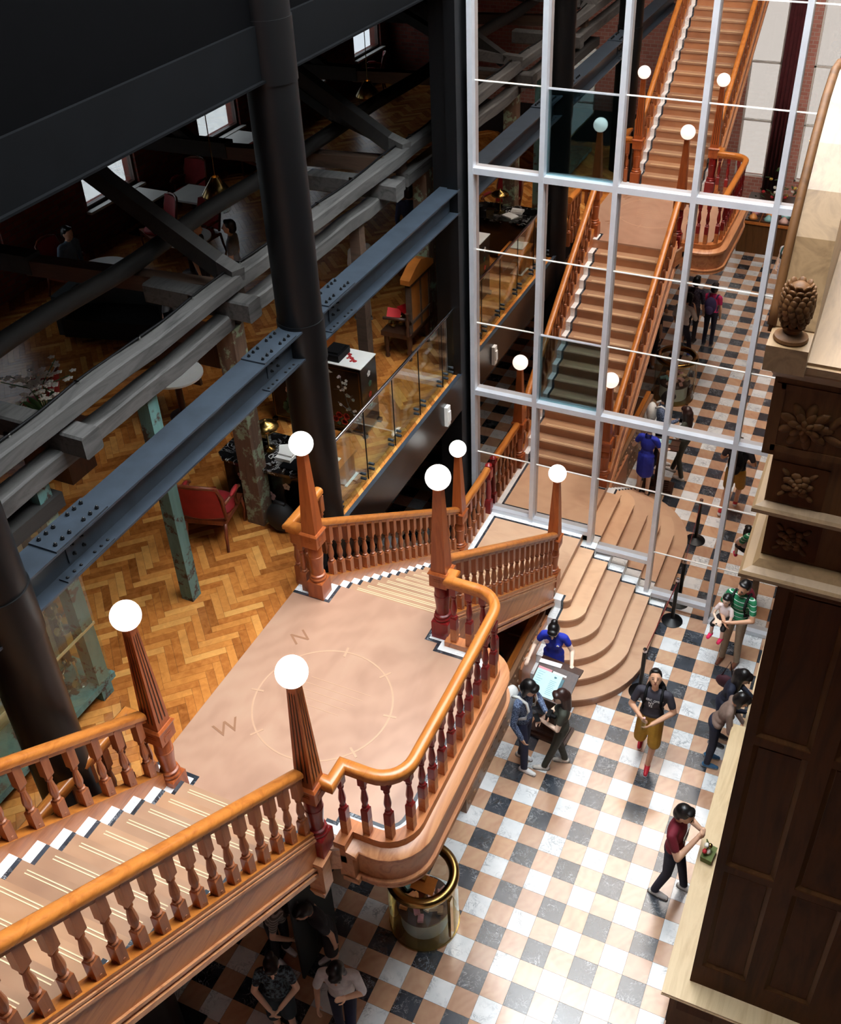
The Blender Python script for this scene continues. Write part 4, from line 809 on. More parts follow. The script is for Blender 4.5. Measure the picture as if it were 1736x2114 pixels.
# desk
dk = thing('lacquer_desk', 'black lacquer desk with white-veined black marble top', 'desk', (-3.82, -4.1, F))
MB().bx(-0.56, 0.56, -0.30, 0.30, 0.06, 0.74).build('body', 'lacquer', dk); MB().prism([(-0.62, -0.3), (-0.5, -0.4), (0, -0.43), (0.5, -0.4), (0.62, -0.3), (0.62, 0.3), (0.5, 0.36), (-0.5, 0.36), (-0.62, 0.3)], 0.76, 0.80).build('top', 'desk_marble', dk)
MB().prism([(-0.6, -0.28), (-0.49, -0.38), (0, -0.41), (0.49, -0.38), (0.6, -0.28), (0.6, 0.28), (0.49, 0.34), (-0.49, 0.34), (-0.6, 0.28)], 0.73, 0.76).build('top_moulding', 'lacquer', dk)
for a in (-1, 1):
    for b in (-1, 1): MB().frust(a*0.5, b*0.25, 0, 0.08, 0.07, 0.09).build('foot', 'lacquer', dk)
plain('pearl_pink', (222, 176, 172), 0.35, 0, 0.1); plain('pearl_white', (228, 226, 218), 0.35, 0, 0.05); plain('paint_red', (170, 34, 34), 0.4, 0, 0.1); plain('paint_green', (40, 78, 58), 0.4, 0, 0.15)
def blossom(parent, p, r, mat, ax, n=5, name='painted_blossom'):
    m = MB(); u = {'y': ((1, 0, 0), (0, 0, 1), (0, -1, 0)), 'x': ((0, 1, 0), (0, 0, 1), (1, 0, 0))}[ax]; U, V, N = map(Vector, u)
    for q in range(n):
        a = 2*math.pi*q/n+0.3; c = Vector(p)+(U*math.cos(a)+V*math.sin(a))*r*0.6
        m.add([c+(U*math.cos(b)+V*math.sin(b))*r*0.5+N*0.003 for b in [k*math.pi/4 for k in range(8)]], [tuple(range(8)) if ax == 'y' else tuple(range(8))])
    return m.build(name, mat, parent)
blossom(dk, (-0.3, -0.30, 0.5), 0.07, 'pearl_pink', 'y'); blossom(dk, (0.1, -0.30, 0.3), 0.07, 'pearl_pink', 'y'); blossom(dk, (0.36, -0.30, 0.52), 0.05, 'pearl_white', 'y')
lp = thing('desk_lamp', 'brass mushroom desk lamp on the black marble desk', 'lamp', (-3.86, -4.1, F+0.80))
MB().lathe([(0.085, 0), (0.085, 0.015), (0.03, 0.03), (0.012, 0.05)], 24).build('base', 'brass', lp, smooth=35); MB().lathe([(0.011, 0.03), (0.011, 0.38)], 12).build('stem', 'brass', lp, smooth=35)
MB().lathe([(0.02, 0.45), (0.03, 0.43), (0.1, 0.41), (0.155, 0.37), (0.165, 0.34), (0.16, 0.335), (0.1, 0.38), (0.01, 0.40)], 32, cap=False).build('shade', 'brass', lp, smooth=True); MB().sph((0, 0, 0.455), (0.02, 0.02, 0.014), 10).build('knob', 'brass', lp)
tag(MB().bx(-0.11, 0.11, -0.08, 0.08, 0, 0.05).bx(-0.1, 0.1, -0.02, 0.06, 0.05, 0.075).build('telephone', 'white'), 'white desk telephone near the brass lamp', 'telephone').location = (-3.55, -4.2, F+0.80)
tag(MB().bx(-0.16, 0.16, -0.11, 0.11, 0, 0.012).build('blue_folder', 'fascia'), 'dark blue folder at the desk edge by the column', 'folder').location = (-3.38, -4.28, F+0.80)
bk_ = thing('open_book', 'open white booklet on the desk behind the globe lamp', 'book', (-3.62, -4.0, F+0.80), 0.5)
for s in (-1, 1): MB().bx(min(0, s*0.13), max(0, s*0.13), -0.09, 0.09, 0, 0.015+0.006*(s > 0)).build('page_block', 'white', bk_)
tag(MB().bx(-0.07, 0.07, -0.05, 0.05, 0, 0.1).build('tissue_box', 'silver'), 'small silver box in the middle of the desk', 'box').location = (-4.0, -3.98, F+0.80)
tag(MB().sph((0, 0, 0.2), (0.2, 0.14, 0.22), 16).bx(-0.08, 0.08, -0.02, 0.02, 0.4, 0.44).build('shoulder_bag', 'dark', smooth=True), 'dark round bag standing on the floor below the desk', 'bag').location = (-3.45, -4.62, F)
# lacquer cabinets
def lacquer_cab(label, x0, x1, y0, y1, h):
    t = thing('lacquer_cabinet', label, 'cabinet', ((x0+x1)/2, (y0+y1)/2, F)); w, d = (x1-x0)/2, (y1-y0)/2
    MB().bx(-w, w, -d, d, 0.05, h).build('body', 'lacquer', t)
    for a in (-1, 1):
        for b in (-1, 1): MB().bx(a*w-0.03, a*w+0.03, b*d-0.03, b*d+0.03, 0, 0.06).build('foot', 'lacquer', t)
    f = MB()
    for a, b, c, e in ((-w+.03, w-.03, .1, .106), (-w+.03, w-.03, h-.06, h-.054), (-w+.03, -w+.036, .1, h-.054), (w-.036, w-.03, .1, h-.054)): f.bx(a, b, -d-0.003, -d, c, e)
    f.build('gold_line', 'brass', t); return t
lc = lacquer_cab('black lacquer cabinet painted with white plum blossom, beside the glass guard', -4.0, -3.4, -2.41, -1.95, 1.13)
plain('branch_paint', (58, 52, 48), 0.4); m = MB(); random.seed(3)
stem = [(0.2, 0.15), (0.16, 0.35), (0.06, 0.5), (0.0, 0.75), (-0.03, 0.95)]
m.tube([(x, -0.232, z) for x, z in stem], 0.006, 5); br_ = [((0.16, .35), (-0.1, .52)), ((0.06, .5), (0.14, .68)), ((0, .75), (-.15, .72)), ((0, .75), (.07, .88)), ((0.18, .25), (0.24, .45))]
for a, b in br_: m.tube([(a[0], -0.232, a[1]), (b[0], -0.232, b[1])], 0.004, 5)
m.build('painted_branch', 'branch_paint', lc)
for q in range(26):
    a, b = random.choice(br_+list(zip(stem[1:], stem[2:]))); k = random.random(); blossom(lc, (a[0]+(b[0]-a[0])*k+random.uniform(-.05, .05), -0.231, a[1]+(b[1]-a[1])*k+random.uniform(-.04, .04)), random.uniform(.016, .03), 'pearl_white', 'y')
for p in ((-0.1, 0.3), (-0.02, 0.2), (-0.16, 0.22), (0.02, 0.3)): blossom(lc, (p[0], -0.231, p[1]), 0.05, 'paint_red', 'y', 7, 'painted_peony'); blossom(lc, (p[0]+.05, -0.2305, p[1]-.06), 0.03, 'paint_green', 'y', 4, 'painted_leaf')
m = MB(); m.add([(-.24, -.232, 1.0), (-.19, -.232, 1.02), (-.14, -.232, 1.0), (-.18, -.232, .985)], [(0, 3, 2, 1)]).add([(-.2, -.232, 1.0), (-.23, -.232, 1.06), (-.17, -.232, 1.01)], [(0, 2, 1)]); m.build('painted_bird', 'pearl_white', lc)
for q, c in enumerate(('pearl_white', 'paint_green', 'paint_red', 'paint_green')): blossom(lc, (0.301, 0.02*(q % 2), 0.95-0.17*q), 0.045, c, 'x', 5)
tp = thing('embroidered_runner', 'white embroidered cloth with red roses on the lacquer cabinet', 'cloth', (-3.7, -2.18, F+1.13)); MB().bx(-0.22, 0.31, -0.235, 0.235, 0, 0.012).build('cloth', 'white', tp)
for p in ((0.02, 0.0), (0.1, -0.06), (-0.05, 0.08)): m = MB(); [m.lathe([(0.035-0.008*k, 0), (0.02, 0.006)], 8, c=(p[0]+.03*math.cos(k*2), p[1]+.03*math.sin(k*2), 0.012)) for k in range(3)]; m.build('embroidered_rose', 'paint_red', tp)
tag(MB().bx(-0.13, 0.13, -0.17, 0.17, 0, 0.1).bx(-0.1, 0.1, -0.13, 0.13, 0.1, 0.13).build('box_file', 'black'), 'dark box on the left end of the plum-blossom cabinet', 'box').location = (-4.1+0.22, -2.2, F+1.145)
l2 = lacquer_cab('black lacquer cabinet painted with pink lotus, left of the tall column', -4.85, -4.3, -2.5, -2.05, 1.2)
for p, r, c in (((0.05, .6), .07, 'pearl_pink'), ((-.05, .95), .13, 'paint_green'), ((0.12, .45), .14, 'paint_green'), ((0.0, .3), .1, 'paint_green'), ((.1, .8), .05, 'pearl_pink')): blossom(l2, (p[0], -0.231, p[1]), r, c, 'y', 6)
# carved high-back chair with gourds
th = thing('carved_throne', 'carved high-back wooden chair holding brass pots and red cards', 'chair', (-3.92, 0.12, F))
for a in (-1, 1):
    for b in (-1, 1): MB().lathe([(.03, 0), (.04, .03), (.025, .08), (.045, .14), (.03, .2), (.045, .28), (.045, .42)], 12, c=(a*.2, b*.34, 0)).build('leg', 'dark_wood', th, smooth=35)
MB().bx(-.26, .26, -.42, .42, .42, .5).build('seat', 'dark_wood', th); MB().bx(.2, .25, -.34, .34, .5, 1.35).build('back_panel', 'orange_wood', th)
for z in (.66, 1.3): MB().bx(.18, .27, -.36, .36, z, z+.05).build('back_rail', 'brown_timber', th)
for y in (-.36, 0.0, .31): MB().bx(.18, .26, y, y+.05, .5, 1.4).build('back_stile', 'brown_timber', th)
MB().add([(x, y, z) for x in (.14, .3) for y, z in ((-.44, 1.38), (.44, 1.38), (.44, 1.46), (.2, 1.58), (0, 1.64), (-.2, 1.58), (-.44, 1.46))], [tuple(reversed(range(7))), tuple(range(7, 14))]+[(i, (i+1) % 7, 7+(i+1) % 7, 7+i) for i in range(7)]).build('crest', 'orange_wood', th)
for s in (-1, 1): MB().lathe([(.025, 0), (.04, .08), (.02, .16), (.04, .26), (.02, .34), (.035, .4)], 10, c=(.23, s*.44, .5)).build('finial_post', 'dark_wood', th, smooth=35); MB().tube([(.2, s*.42, .78), (-.2, s*.42, .74)], .025, 8).build('armrest', 'dark_wood', th, smooth=True)
for q, (x, y) in enumerate(((-4.05, -.12), (-3.95, -.02), (-4.0, .12))): tag(MB().lathe([(.03, 0), (.075, .05), (.07, .11), (.03, .15), (.035, .18)], 16).build('brass_pot', 'brass', smooth=True), ['left', 'middle', 'right'][q]+' small brass pot on the carved chair seat', 'pot', 'brass pots').location = (x, y, F+.5)
plain('card_red', (215, 30, 36), 0.5, 0, 0.05)
for q, (x, y) in enumerate(((-4.04, -.08), (-3.94, .1))): o = tag(MB().bx(-.11, .11, -.09, .09, -.004, .004).build('red_card', 'card_red'), ['left', 'right'][q]+' bright red card propped on the brass pots', 'card', 'red cards'); o.location = (x, y, F+.73); o.rotation_euler = (.5, .2, .4+q)
# glass cabinet of candlesticks
gcb = thing('candlestick_cabinet', 'glazed turquoise-edged cabinet of silver candlesticks at the lower left', 'cabinet', (-4.05, -8.6, F))
CXc, y0, y1 = -3.80, -9.6, -7.62
MB().bx(-4.3, CXc+.07, y0, y1+.05, F+.16, F+.24).build('bottom', 'turquoise_post', gcb, world=True); MB().bx(-4.33, CXc+.1, y0, y1+.06, F+2.5, F+2.66).build('cornice', 'dark_timber', gcb, world=True)
MB().bx(-4.3, -4.28, y0, y1, F+.2, F+2.5).build('back', 'ledge_wood', gcb, world=True)
for z in (1.0, 1.75): MB().bx(-4.28, CXc+.05, y0, y1, F+z, F+z+.02).build('shelf', 'case_glass', gcb, world=True); MB().bx(CXc+.05, CXc+.065, y0, y1, F+z-.005, F+z+.025).build('shelf_edge', 'ledge_wood', gcb, world=True)
MB().bx(CXc+.066, CXc+.074, y0, y1, F+.24, F+2.5).build('front_pane', 'case_glass', gcb, world=True)
for y in (-7.64,): MB().bx(-4.3, -4.22, y-.08, y, F, F+2.5).build('corner_post', 'dark_timber', gcb, world=True)
MB().bx(-4.26, CXc-.1, -7.63, -7.622, F+.24, F+2.5).build('side_pane', 'case_glass', gcb, world=True)
def candlestick(label, x, y, z, arms, s=1.0):
    t = thing('candlestick', label, 'candlestick', (x, y, z), random.uniform(0, 3), 'silver candlesticks in the cabinet'); t.scale = (s, s, s)
    MB().lathe([(.07, 0), (.07, .01), (.05, .02), (.02, .03), (.012, .06), (.02, .09), (.01, .12), (.014, .2), (.01, .26)], 18).build('stem', 'silver', t, smooth=35); MB().lathe([(.012, .26), (.03, .27), (.025, .3), (.018, .3)], 14).build('cup', 'silver', t, smooth=35)
    for k in range(arms):
        a = k*2*math.pi/arms; c, d = math.cos(a), math.sin(a); MB().tube([(0, 0, .18), (.05*c, .05*d, .14), (.1*c, .1*d, .18), (.11*c, .11*d, .24)], .006, 6).build('arm', 'silver', t, smooth=True); MB().lathe([(.01, .24), (.026, .25), (.02, .28)], 12, c=(.11*c, .11*d, 0)).build('cup', 'silver', t, smooth=35)
    return t
random.seed(11); spots = [(0.24, -7.85), (0.24, -8.0), (0.24, -8.2), (0.24, -8.42), (1.02, -7.85), (1.02, -8.05), (1.02, -8.3), (1.02, -8.5), (1.77, -7.9), (1.77, -8.2), (1.77, -8.45)]
lvl = {0.24: 'bottom shelf', 1.02: 'middle shelf', 1.77: 'top shelf'}
for n, (z, y) in enumerate(spots): candlestick('%s silver candlestick from the turquoise post on the cabinet %s' % (['first', 'second', 'third', 'fourth'][sum(1 for q in spots[:n] if q[0] == z)], lvl[z]), -3.95-0.1*(n % 2), y, F+z, [0, 3, 2][n % 3], 1.2)
# orchids
op = thing('orchid_planter', 'white orchids in a low round planter on a dark table', 'plant', (-7.0, -4.65, F+0.75)); MB().lathe([(.26, 0), (.3, .12), (.3, .2), (.27, .2), (.26, .16)], 28).build('pot', 'ledge_wood', op, smooth=35)
random.seed(5)
for q in range(14): a = random.uniform(0, 6.28); MB().sph((.15*math.cos(a), .15*math.sin(a), .25), (.05, .2, .015), 8, M=Matrix.Rotation(a-1.57, 3, 'Z') @ Matrix.Rotation(random.uniform(.3, .9), 3, 'X'), k=5).build('leaf', 'leaf', op, smooth=True)
for q in range(8):
    a = q*.8; e = Vector((.42*math.cos(a), .42*math.sin(a), .55+.12*(q % 3))); MB().tube([(0, 0, .2), (.1*math.cos(a), .1*math.sin(a), .6), e], .008, 5).build('stem', 'leaf', op)
    for k in range(9):
        p = Vector((.1*math.cos(a), .1*math.sin(a), .62)).lerp(e, k/8)+Vector((random.uniform(-.07, .07), random.uniform(-.07, .07), random.uniform(-.06, .08))); f = MB()
        for w in range(5): b = w*1.257; f.sph(p+Vector((.025*math.cos(b), .025*math.sin(b), 0)), (.028, .02, .008), 6, M=Matrix.Rotation(b, 3, 'Z'), k=4)
        f.build('blossom', 'petal_white', op)
tag(MB().bx(-7.5, -6.5, -5.0, -4.3, F+.68, F+.75).bx(-7.4, -6.6, -4.9, -4.4, F, F+.68).build('side_table', 'dark_wood'), 'dark side table carrying the orchid planter', 'table')
# tables, chairs, sofa deeper in the hall
def round_table(label, x, y, r=.45, h=.74):
    t = thing('round_table', label, 'table', (x, y, F)); MB().lathe([(r, h-.03), (r, h)], 32).build('top', 'white', t, smooth=35); MB().lathe([(.2, 0), (.2, .03), (.05, .06), (.05, h-.03)], 16).build('pedestal', 'dark_wood', t, smooth=35)
round_table('pale round table beside the person in blue', -9.5, -.4); round_table('round table with glasses behind the log purlin', -8.9, 1.2); round_table('small round table near the person with the notebook computer', -6.2, -2.9, .4)
for n, (x, y) in enumerate(((-10.95, 2.5), (-10.0, 3.0), (-10.95, 6.2))): t = thing('square_table', ['white square table under the street window', 'white square table nearer the middle of the hall', 'white square table under the next window along'][n], 'table', (x, y, F)); MB().bx(-.4, .4, -.4, .4, .71, .75).build('top', 'white', t); MB().bx(-.05, .05, -.05, .05, .03, .71).build('column', 'dark_wood', t); MB().bx(-.25, .25, -.25, .25, 0, .03).build('base', 'dark_wood', t)
for n, (x, y, r) in enumerate(((-10.5, -.25, -1.5), (-10.1, 1.9, 2.6), (-10.7, 3.75, 3.1), (-10.4, 6.0, 1.2), (-7.9, -4.0, 2.0), (-9.2, 2.0, 3.0), (-10.9, 12.6, 2.0))):
    armchair(['red armchair occupied by the person in blue', 'red armchair in front of the white window table', 'red armchair silhouetted against the street window', 'red armchair by the second window', 'red armchair behind the orchids', 'red armchair beside the glass-laden round table', 'red armchair at the farthest window'][n], x, y, r, 1.05)
sf = thing('dark_sofa', 'long dark curved sofa in the shadowed hall', 'sofa', (-8.6, -1.2, F), .25)
MB().bx(-.9, .9, -.35, .35, .1, .42).build('seat', 'dark', sf); MB().sweep([(-.08, .1), (.08, .1), (.1, .8), (-.06, .82)], [(-.95, -.3, 0), (-.9, .3, 0), (-.4, .42, 0), (.4, .42, 0), (.9, .3, 0), (.95, -.3, 0)]).build('backrest', 'grey_wall', sf, smooth=40)
nb = thing('notebook_computer', 'dark notebook computer on the desk behind the timber beam', 'computer', (-6.95, -1.75, F+.76), 1.0); MB().bx(-.17, .17, -.12, .12, 0, .02).build('keyboard', 'black', nb); MB().bx(-.17, .17, .12, .13, .0, .24).build('screen', 'fascia', nb)
tag(MB().bx(-7.3, -6.4, -2.15, -1.45, F+.72, F+.76).bx(-7.25, -6.45, -2.1, -2.05, F, F+.72).bx(-7.25, -6.45, -1.55, -1.5, F, F+.72).build('writing_table', 'dark_wood'), 'dark writing table holding the notebook computer', 'table')
for n, (x, y, z) in enumerate(((-6.0, -1.5, 6.95), (-6.0, 3.2, 7.0), (-5.6, -0.2, 6.4))):
    t = thing('lantern_chandelier', ['brass bowl lantern hanging nearest the tall column', 'brass bowl lantern with a candle bulb farther along the hall', 'brass bowl lantern hanging closest to the steel beam'][n], 'chandelier', (x, y, z))
    MB().tube([(0, 0, .3), (0, 0, 3.2)], .008, 6).build('chain', 'brass', t); MB().lathe([(.05, .3), (.12, .2), (.22, .05), (.2, 0.0), (.21, .05)], 24, cap=False).build('crown', 'brass', t, smooth=True)
    MB().lathe([(.19, 0), (.15, -.2), (.05, -.24)], 20, cap=False).build('glass_bowl', 'case_glass', t, smooth=True); MB().sph((0, 0, -.1), .03, 8).build('bulb', 'bulb', t, smooth=True)
    for q in range(4): a = q*1.57; MB().tube([(.06*math.cos(a), .06*math.sin(a), .3), (.21*math.cos(a), .21*math.sin(a), .02)], .008, 5).build('strut', 'brass', t)
tag(MB().sph((0, 0, 0), .03, 8).build('spot_bulb', 'bulb', smooth=True), 'small warm spot bulb near the upper timber beam', 'lamp').location = (-3.7, 1.6, 7.29)
tag(MB().lathe([(.16, 0), (.2, .3), (.15, .8), (.08, 1.0), (.1, 1.05)], 20).build('straw_broom', 'orange_wood', smooth=35), 'bundle of brown straw standing behind the steel beam', 'broom').location = (-5.3, -0.15, F)
MATS['dark'].use_nodes = True
for n, (x, y, z) in enumerate(((-3.35, -3.9, F+.03), (-3.2, -3.4, F+.03), (-3.3, -3.65, F+.42))): tag(MB().bx(-.12, .12, -.17, .17, -.004, .004).build('loose_paper', 'white'), ['loose white papers on the boards nearest the column foot', 'loose white paper behind the glass guard', 'white papers on the low shelf behind the guard'][n], 'paper').location = (x, y, z)
tag(MB().bx(-3.55, -3.1, -3.85, -3.2, F+.36, F+.4).bx(-3.52, -3.48, -3.8, -3.25, F, F+.36).bx(-3.16, -3.12, -3.8, -3.25, F, F+.36).build('low_shelf', 'orange_wood'), 'low wooden shelf behind the glass guard', 'shelf')
# ------------------------------------------------------------------ people
def rgbmat(c, rough=0.75):
    n = 'cloth_%d_%d_%d' % tuple(c)
    if n not in MATS: plain(n, c, rough, 0, 0.1, 14)
    return n
def _speckle(name, a, b, sc):
    t = NT(name); t.fin(t.ramp(t.noise(t.pos(obj=True), sc, 3, 0.7), [(0.46, lin(*a)), (0.56, lin(*b))]), 0.8)
def _stripe(name, a, b, per, fr):
    t = NT(name); sx = t.node('ShaderNodeSeparateXYZ'); t.link(t.pos(obj=True), sx.inputs[0]); k = t.math('FRACT', t.math('MULTIPLY', sx.outputs[2], 1/per))
    t.fin(t.ramp(t.math('LESS_THAN', k, fr), [(0.4, lin(*a)), (0.6, lin(*b))]), 0.8)
_speckle('jacket_speckle', (44, 56, 84), (120, 136, 166), 60); _stripe('green_stripe', (36, 128, 84), (225, 235, 228), 0.075, 0.14)
_speckle('floral_cloth', (22, 26, 34), (90, 110, 120), 22); _stripe('grey_stripe', (120, 112, 104), (190, 182, 172), 0.035, 0.4); _speckle('plaid_cloth', (40, 36, 56), (96, 84, 100), 30)
for nm, c in (('skin', (232, 184, 152)), ('skin_pale', (244, 210, 186)), ('skin_tan', (222, 168, 134))):
    t = NT(nm); t.b.inputs['Subsurface Weight'].default_value = 0.0; t.fin(lin(*c), 0.5)
plain('hair_black', (22, 19, 19), 0.35, 0, 0.2, 30); plain('hair_brown', (52, 30, 26), 0.4, 0, 0.2, 30); plain('lip', (170, 92, 84), 0.5, 0, 0.05); plain('eye_dark', (26, 20, 18), 0.3, 0, 0.05)
def V3(*a): return Vector(a)
class Body:
    def __init__(s): s.p = []
    def cap(s, a, b, r0, r1, tag): s.p.append(('c', Vector(a), Vector(b), r0, r1, tag))
    def ell(s, c, r, tag, R=None): s.p.append(('e', Vector(c), Vector(r), R or Matrix.Identity(3), 0, tag))
    def xf(s, M, i0):
        R3 = M.to_3x3()
        for i in range(i0, len(s.p)):
            k, a, b, c, d, t = s.p[i]
            f = R3.col[0].length; Rn = R3*(1/f)
            s.p[i] = (k, M @ a, M @ b, c*f, d*f, t) if k == 'c' else (k, M @ a, b*f, Rn @ c, d, t)
    def mesh(s, name, mats, tags, voxel, scale=1.0):
        mb = MB()
        for k, a, b, c, d, t in s.p:
            if k == 'e': mb.sph(a, tuple(b), 16, M=c)
            else:
                n = 12; ax = (b-a); L = ax.length or 1e-6; ax = ax/L; up = V3(0, 0, 1) if abs(ax.z) < 0.9 else V3(0, 1, 0); u = ax.cross(up).normalized(); w = ax.cross(u); vs = []; fs = []; rings = []
                for j in range(4): q = math.pi/2*j/4; rings.append((a-ax*c*math.cos(q), c*math.sin(q)))
                for j in range(0, 5): q = math.pi/2*j/4; rings.append((b+ax*d*math.sin(q), d*math.cos(q))) if j else rings.extend([(a, c), (b, d)])
                for P, r in rings:
                    for q in range(n): z = 2*math.pi*q/n; vs.append(P+(u*math.cos(z)+w*math.sin(z))*max(r, 1e-4))
                m = len(rings)
                for j in range(m-1):
                    for q in range(n): fs.append((j*n+q, j*n+(q+1) % n, (j+1)*n+(q+1) % n, (j+1)*n+q))
                fs.append(tuple(reversed(range(n)))); fs.append(tuple((m-1)*n+q for q in range(n))); mb.add(vs, fs)
        me = mb.mesh(name, mats[0]); ob = bpy.data.objects.new('tmp', me); COL.objects.link(ob)
        r = ob.modifiers.new('r', 'REMESH'); r.mode = 'VOXEL'; r.voxel_size = voxel; sm = ob.modifiers.new('s', 'SMOOTH'); sm.factor = 0.5; sm.iterations = 3
        me2 = bpy.data.meshes.new_from_object(ob.evaluated_get(bpy.context.evaluated_depsgraph_get())); bpy.data.objects.remove(ob); bpy.data.meshes.remove(me); me2.name = name
        me2.materials.clear()
        for m in mats: me2.materials.append(MATS[m])
        nf = len(me2.polygons); cs = np.empty(nf*3, np.float32); me2.polygons.foreach_get('center', cs); cs = cs.reshape(-1, 3); best = np.full(nf, 1e9); lab = np.zeros(nf, int)
        for k, a, b, c, d, t in s.p:
            if k == 'c':
                A = np.array(a); D = np.array(b-a); L = max(1e-9, float(D @ D)); h = np.clip((cs-A) @ D/L, 0, 1); dd = np.linalg.norm(cs-A-h[:, None]*D, axis=1)-(c+(d-c)*h)
            else:
                q = (cs-np.array(a)) @ np.array(c); rr = np.array(b); dd = (np.linalg.norm(q/rr, axis=1)-1)*rr.min()
            m = dd < best; best[m] = dd[m]; lab[m] = tags[t]
        me2.polygons.foreach_set('material_index', lab.astype(np.int32)); me2.polygons.foreach_set('use_smooth', [True]*nf)
        if scale != 1.0: me2.transform(Matrix.Scale(scale, 4))
        me2.update(); return me2
def hand(B, w, d, side, nrm, tag, curl=0.5):
    d = d.normalized(); n = (nrm-d*nrm.dot(d)).normalized(); s_ = d.cross(n).normalized()*side
    R = Matrix((s_, d, n)).transposed(); B.ell(w+d*0.045, (0.036, 0.05, 0.017), tag, R)
    for q, (o, L) in enumerate(((-0.026, 0.058), (-0.009, 0.07), (0.009, 0.066), (0.026, 0.052))):
        a = w+d*0.085+s_*o; b = a+d*L*0.5*math.cos(curl*0.5)+n*L*0.5*math.sin(curl*0.5); c = b+d*L*0.6*math.cos(curl*1.4)+n*L*0.6*math.sin(curl*1.4)
        B.cap(a, b, 0.0095, 0.009, tag); B.cap(b, c, 0.009, 0.0075, tag)
    a = w+d*0.03-s_*0.03; b = a+d*0.035-s_*0.025+n*0.012; c = b+d*0.03+n*0.018; B.cap(a, b, 0.012, 0.01, tag); B.cap(b, c, 0.01, 0.008, tag)
def person(label, x, y, z, face, h=1.7, skin='skin', top=(60, 60, 60), bottom=(40, 40, 60), shoe=(230, 230, 230), hair='hair_black', hairstyle='short', sleeve=0.55, legs='long',
           la=None, ra=None, lk=None, lf=None, rk=None, rf=None, lean=0.0, head=(0, 0, 0), female=False, faceparts=True, voxel=0.0095, group=None, sit=False, hands=True, palmL=None, palmR=None, curl=0.6, hs=1.1, bulk=1.0, sole=(150, 146, 140)):
    k = h/1.7; B = Body(); rz = math.atan2(face[1], face[0])-math.pi/2
    t = thing('person', label, 'person', (x, y, z), rz, group)
    sh = 0.165 if female else 0.188*bulk; hipw = 0.165 if female else 0.156*bulk; ch = 0.15 if female else 0.17*bulk
    pel = V3(0, 0, 0.92) if not sit else V3(0, 0, 0.50)
    dz = pel.z-0.92
    lk = Vector(lk) if lk else (V3(-.09, .02, .49) if not sit else V3(-.1, .42, .5)); rk = Vector(rk) if rk else (V3(.09, .02, .49) if not sit else V3(.1, .42, .5))
    lf = Vector(lf) if lf else (V3(-.095, -.02, .075) if not sit else V3(-.1, .42, .075)); rf = Vector(rf) if rf else (V3(.095, -.02, .075) if not sit else V3(.1, .42, .075))
    for s, kn, ft in ((-1, lk, lf), (1, rk, rf)):
        hip = V3(s*.085, 0, .90+dz)
        if legs == 'long': B.cap(hip, kn, .088, .06, 'b'); B.cap(kn, ft+V3(0, 0, .02), .06, .05, 'b')
        elif legs == 'shorts': B.cap(hip, kn+(hip-kn)*.02, .105, .098, 'b'); B.cap(kn, ft, .055, .04, 's'); B.ell(kn+(ft-kn)*.35+V3(0, -.025, 0), (.052, .058, .1), 's')
        else: B.cap(hip, kn, .08, .05, 's'); B.cap(kn, ft, .05, .034, 's')
        fd = V3(0, 1, 0); dn = 0 if ft.z < .12 else -0.05
        B.cap(ft+V3(0, -.03, -.035), ft+V3(0, .1, -.042+dn), .042, .036, 'f'); B.cap(ft+V3(0, .05, -.045+dn*.5), ft+V3(0, .155, -.05+dn*1.2), .04, .03, 'f'); B.cap(ft, ft+V3(0, .0, -.03), .04, .045, 'f'); B.cap(ft+V3(0, -.05, -.064+dn*.3), ft+V3(0, .15, -.066+dn*1.2), .04, .037, 'o')
    i0 = len(B.p)
    B.ell((0, -.01, .945+dz), (hipw, .11, .12), 'b' if legs != 'skirt' else 't')
    if legs == 'skirt': B.cap((0, 0, .98+dz), (0, .0, .62+dz), .13, .15, 't'); B.cap((-.05, 0, .9+dz), (-.06, .01, .6+dz), .12, .115, 't'); B.cap((.05, 0, .9+dz), (.06, .01, .6+dz), .12, .115, 't')
    i1 = len(B.p)
    B.ell((0, 0, 1.06+dz), (.132 if female else .148, .1, .15), 't'); B.ell((0, 0, 1.0+dz), (hipw+.004, .112, .08), 't'); B.ell((0, -.005, 1.26+dz), (ch, .11, .19), 't')
    if female: B.ell((-.06, .07, 1.26+dz), (.06, .055, .06), 't'); B.ell((.06, .07, 1.26+dz), (.06, .055, .06), 't')
    B.cap((-sh+.03, -.01, 1.385+dz), (sh-.03, -.01, 1.385+dz), .062, .062, 't'); B.cap((0, -.01, 1.40+dz), (0, -.005, 1.43+dz), .075, .062, 't')
    for s, arm, pn in ((-1, la, palmL), (1, ra, palmR)):
        sho = V3(s*sh, -.01, 1.375+dz); el, wr = arm or ((s*(sh+.045), -.02, 1.10), (s*(sh+.05), .04, .86)); el, wr = Vector(el)+V3(0, 0, dz), Vector(wr)+V3(0, 0, dz)
        if sleeve >= 1: B.cap(sho, el, .056, .047, 't'); B.cap(el, wr-(wr-el)*.06, .047, .036, 't')
        else: m = sho.lerp(el, sleeve); B.cap(sho, m, .058, .056, 't'); B.cap(m, el, .046*bulk, .041*bulk, 's'); B.cap(el, wr, .041*bulk, .029*bulk, 's')
        if hands: hand(B, wr, wr-el, s, Vector(pn) if pn else V3(-s, .2, 0), 's', curl)
    i2 = len(B.p)
    B.cap((0, -.012, 1.41+dz), (0, .008, 1.52+dz), .05, .047, 's')
    B.ell((0, .012, 1.60+dz), (.074, .094, .108), 's'); B.ell((0, .045, 1.548+dz), (.054, .056, .055), 's'); B.ell((0, .07, 1.515+dz), (.026, .025, .02), 's'); B.cap((0, .102, 1.605+dz), (0, .118, 1.572+dz), .010, .015, 's')
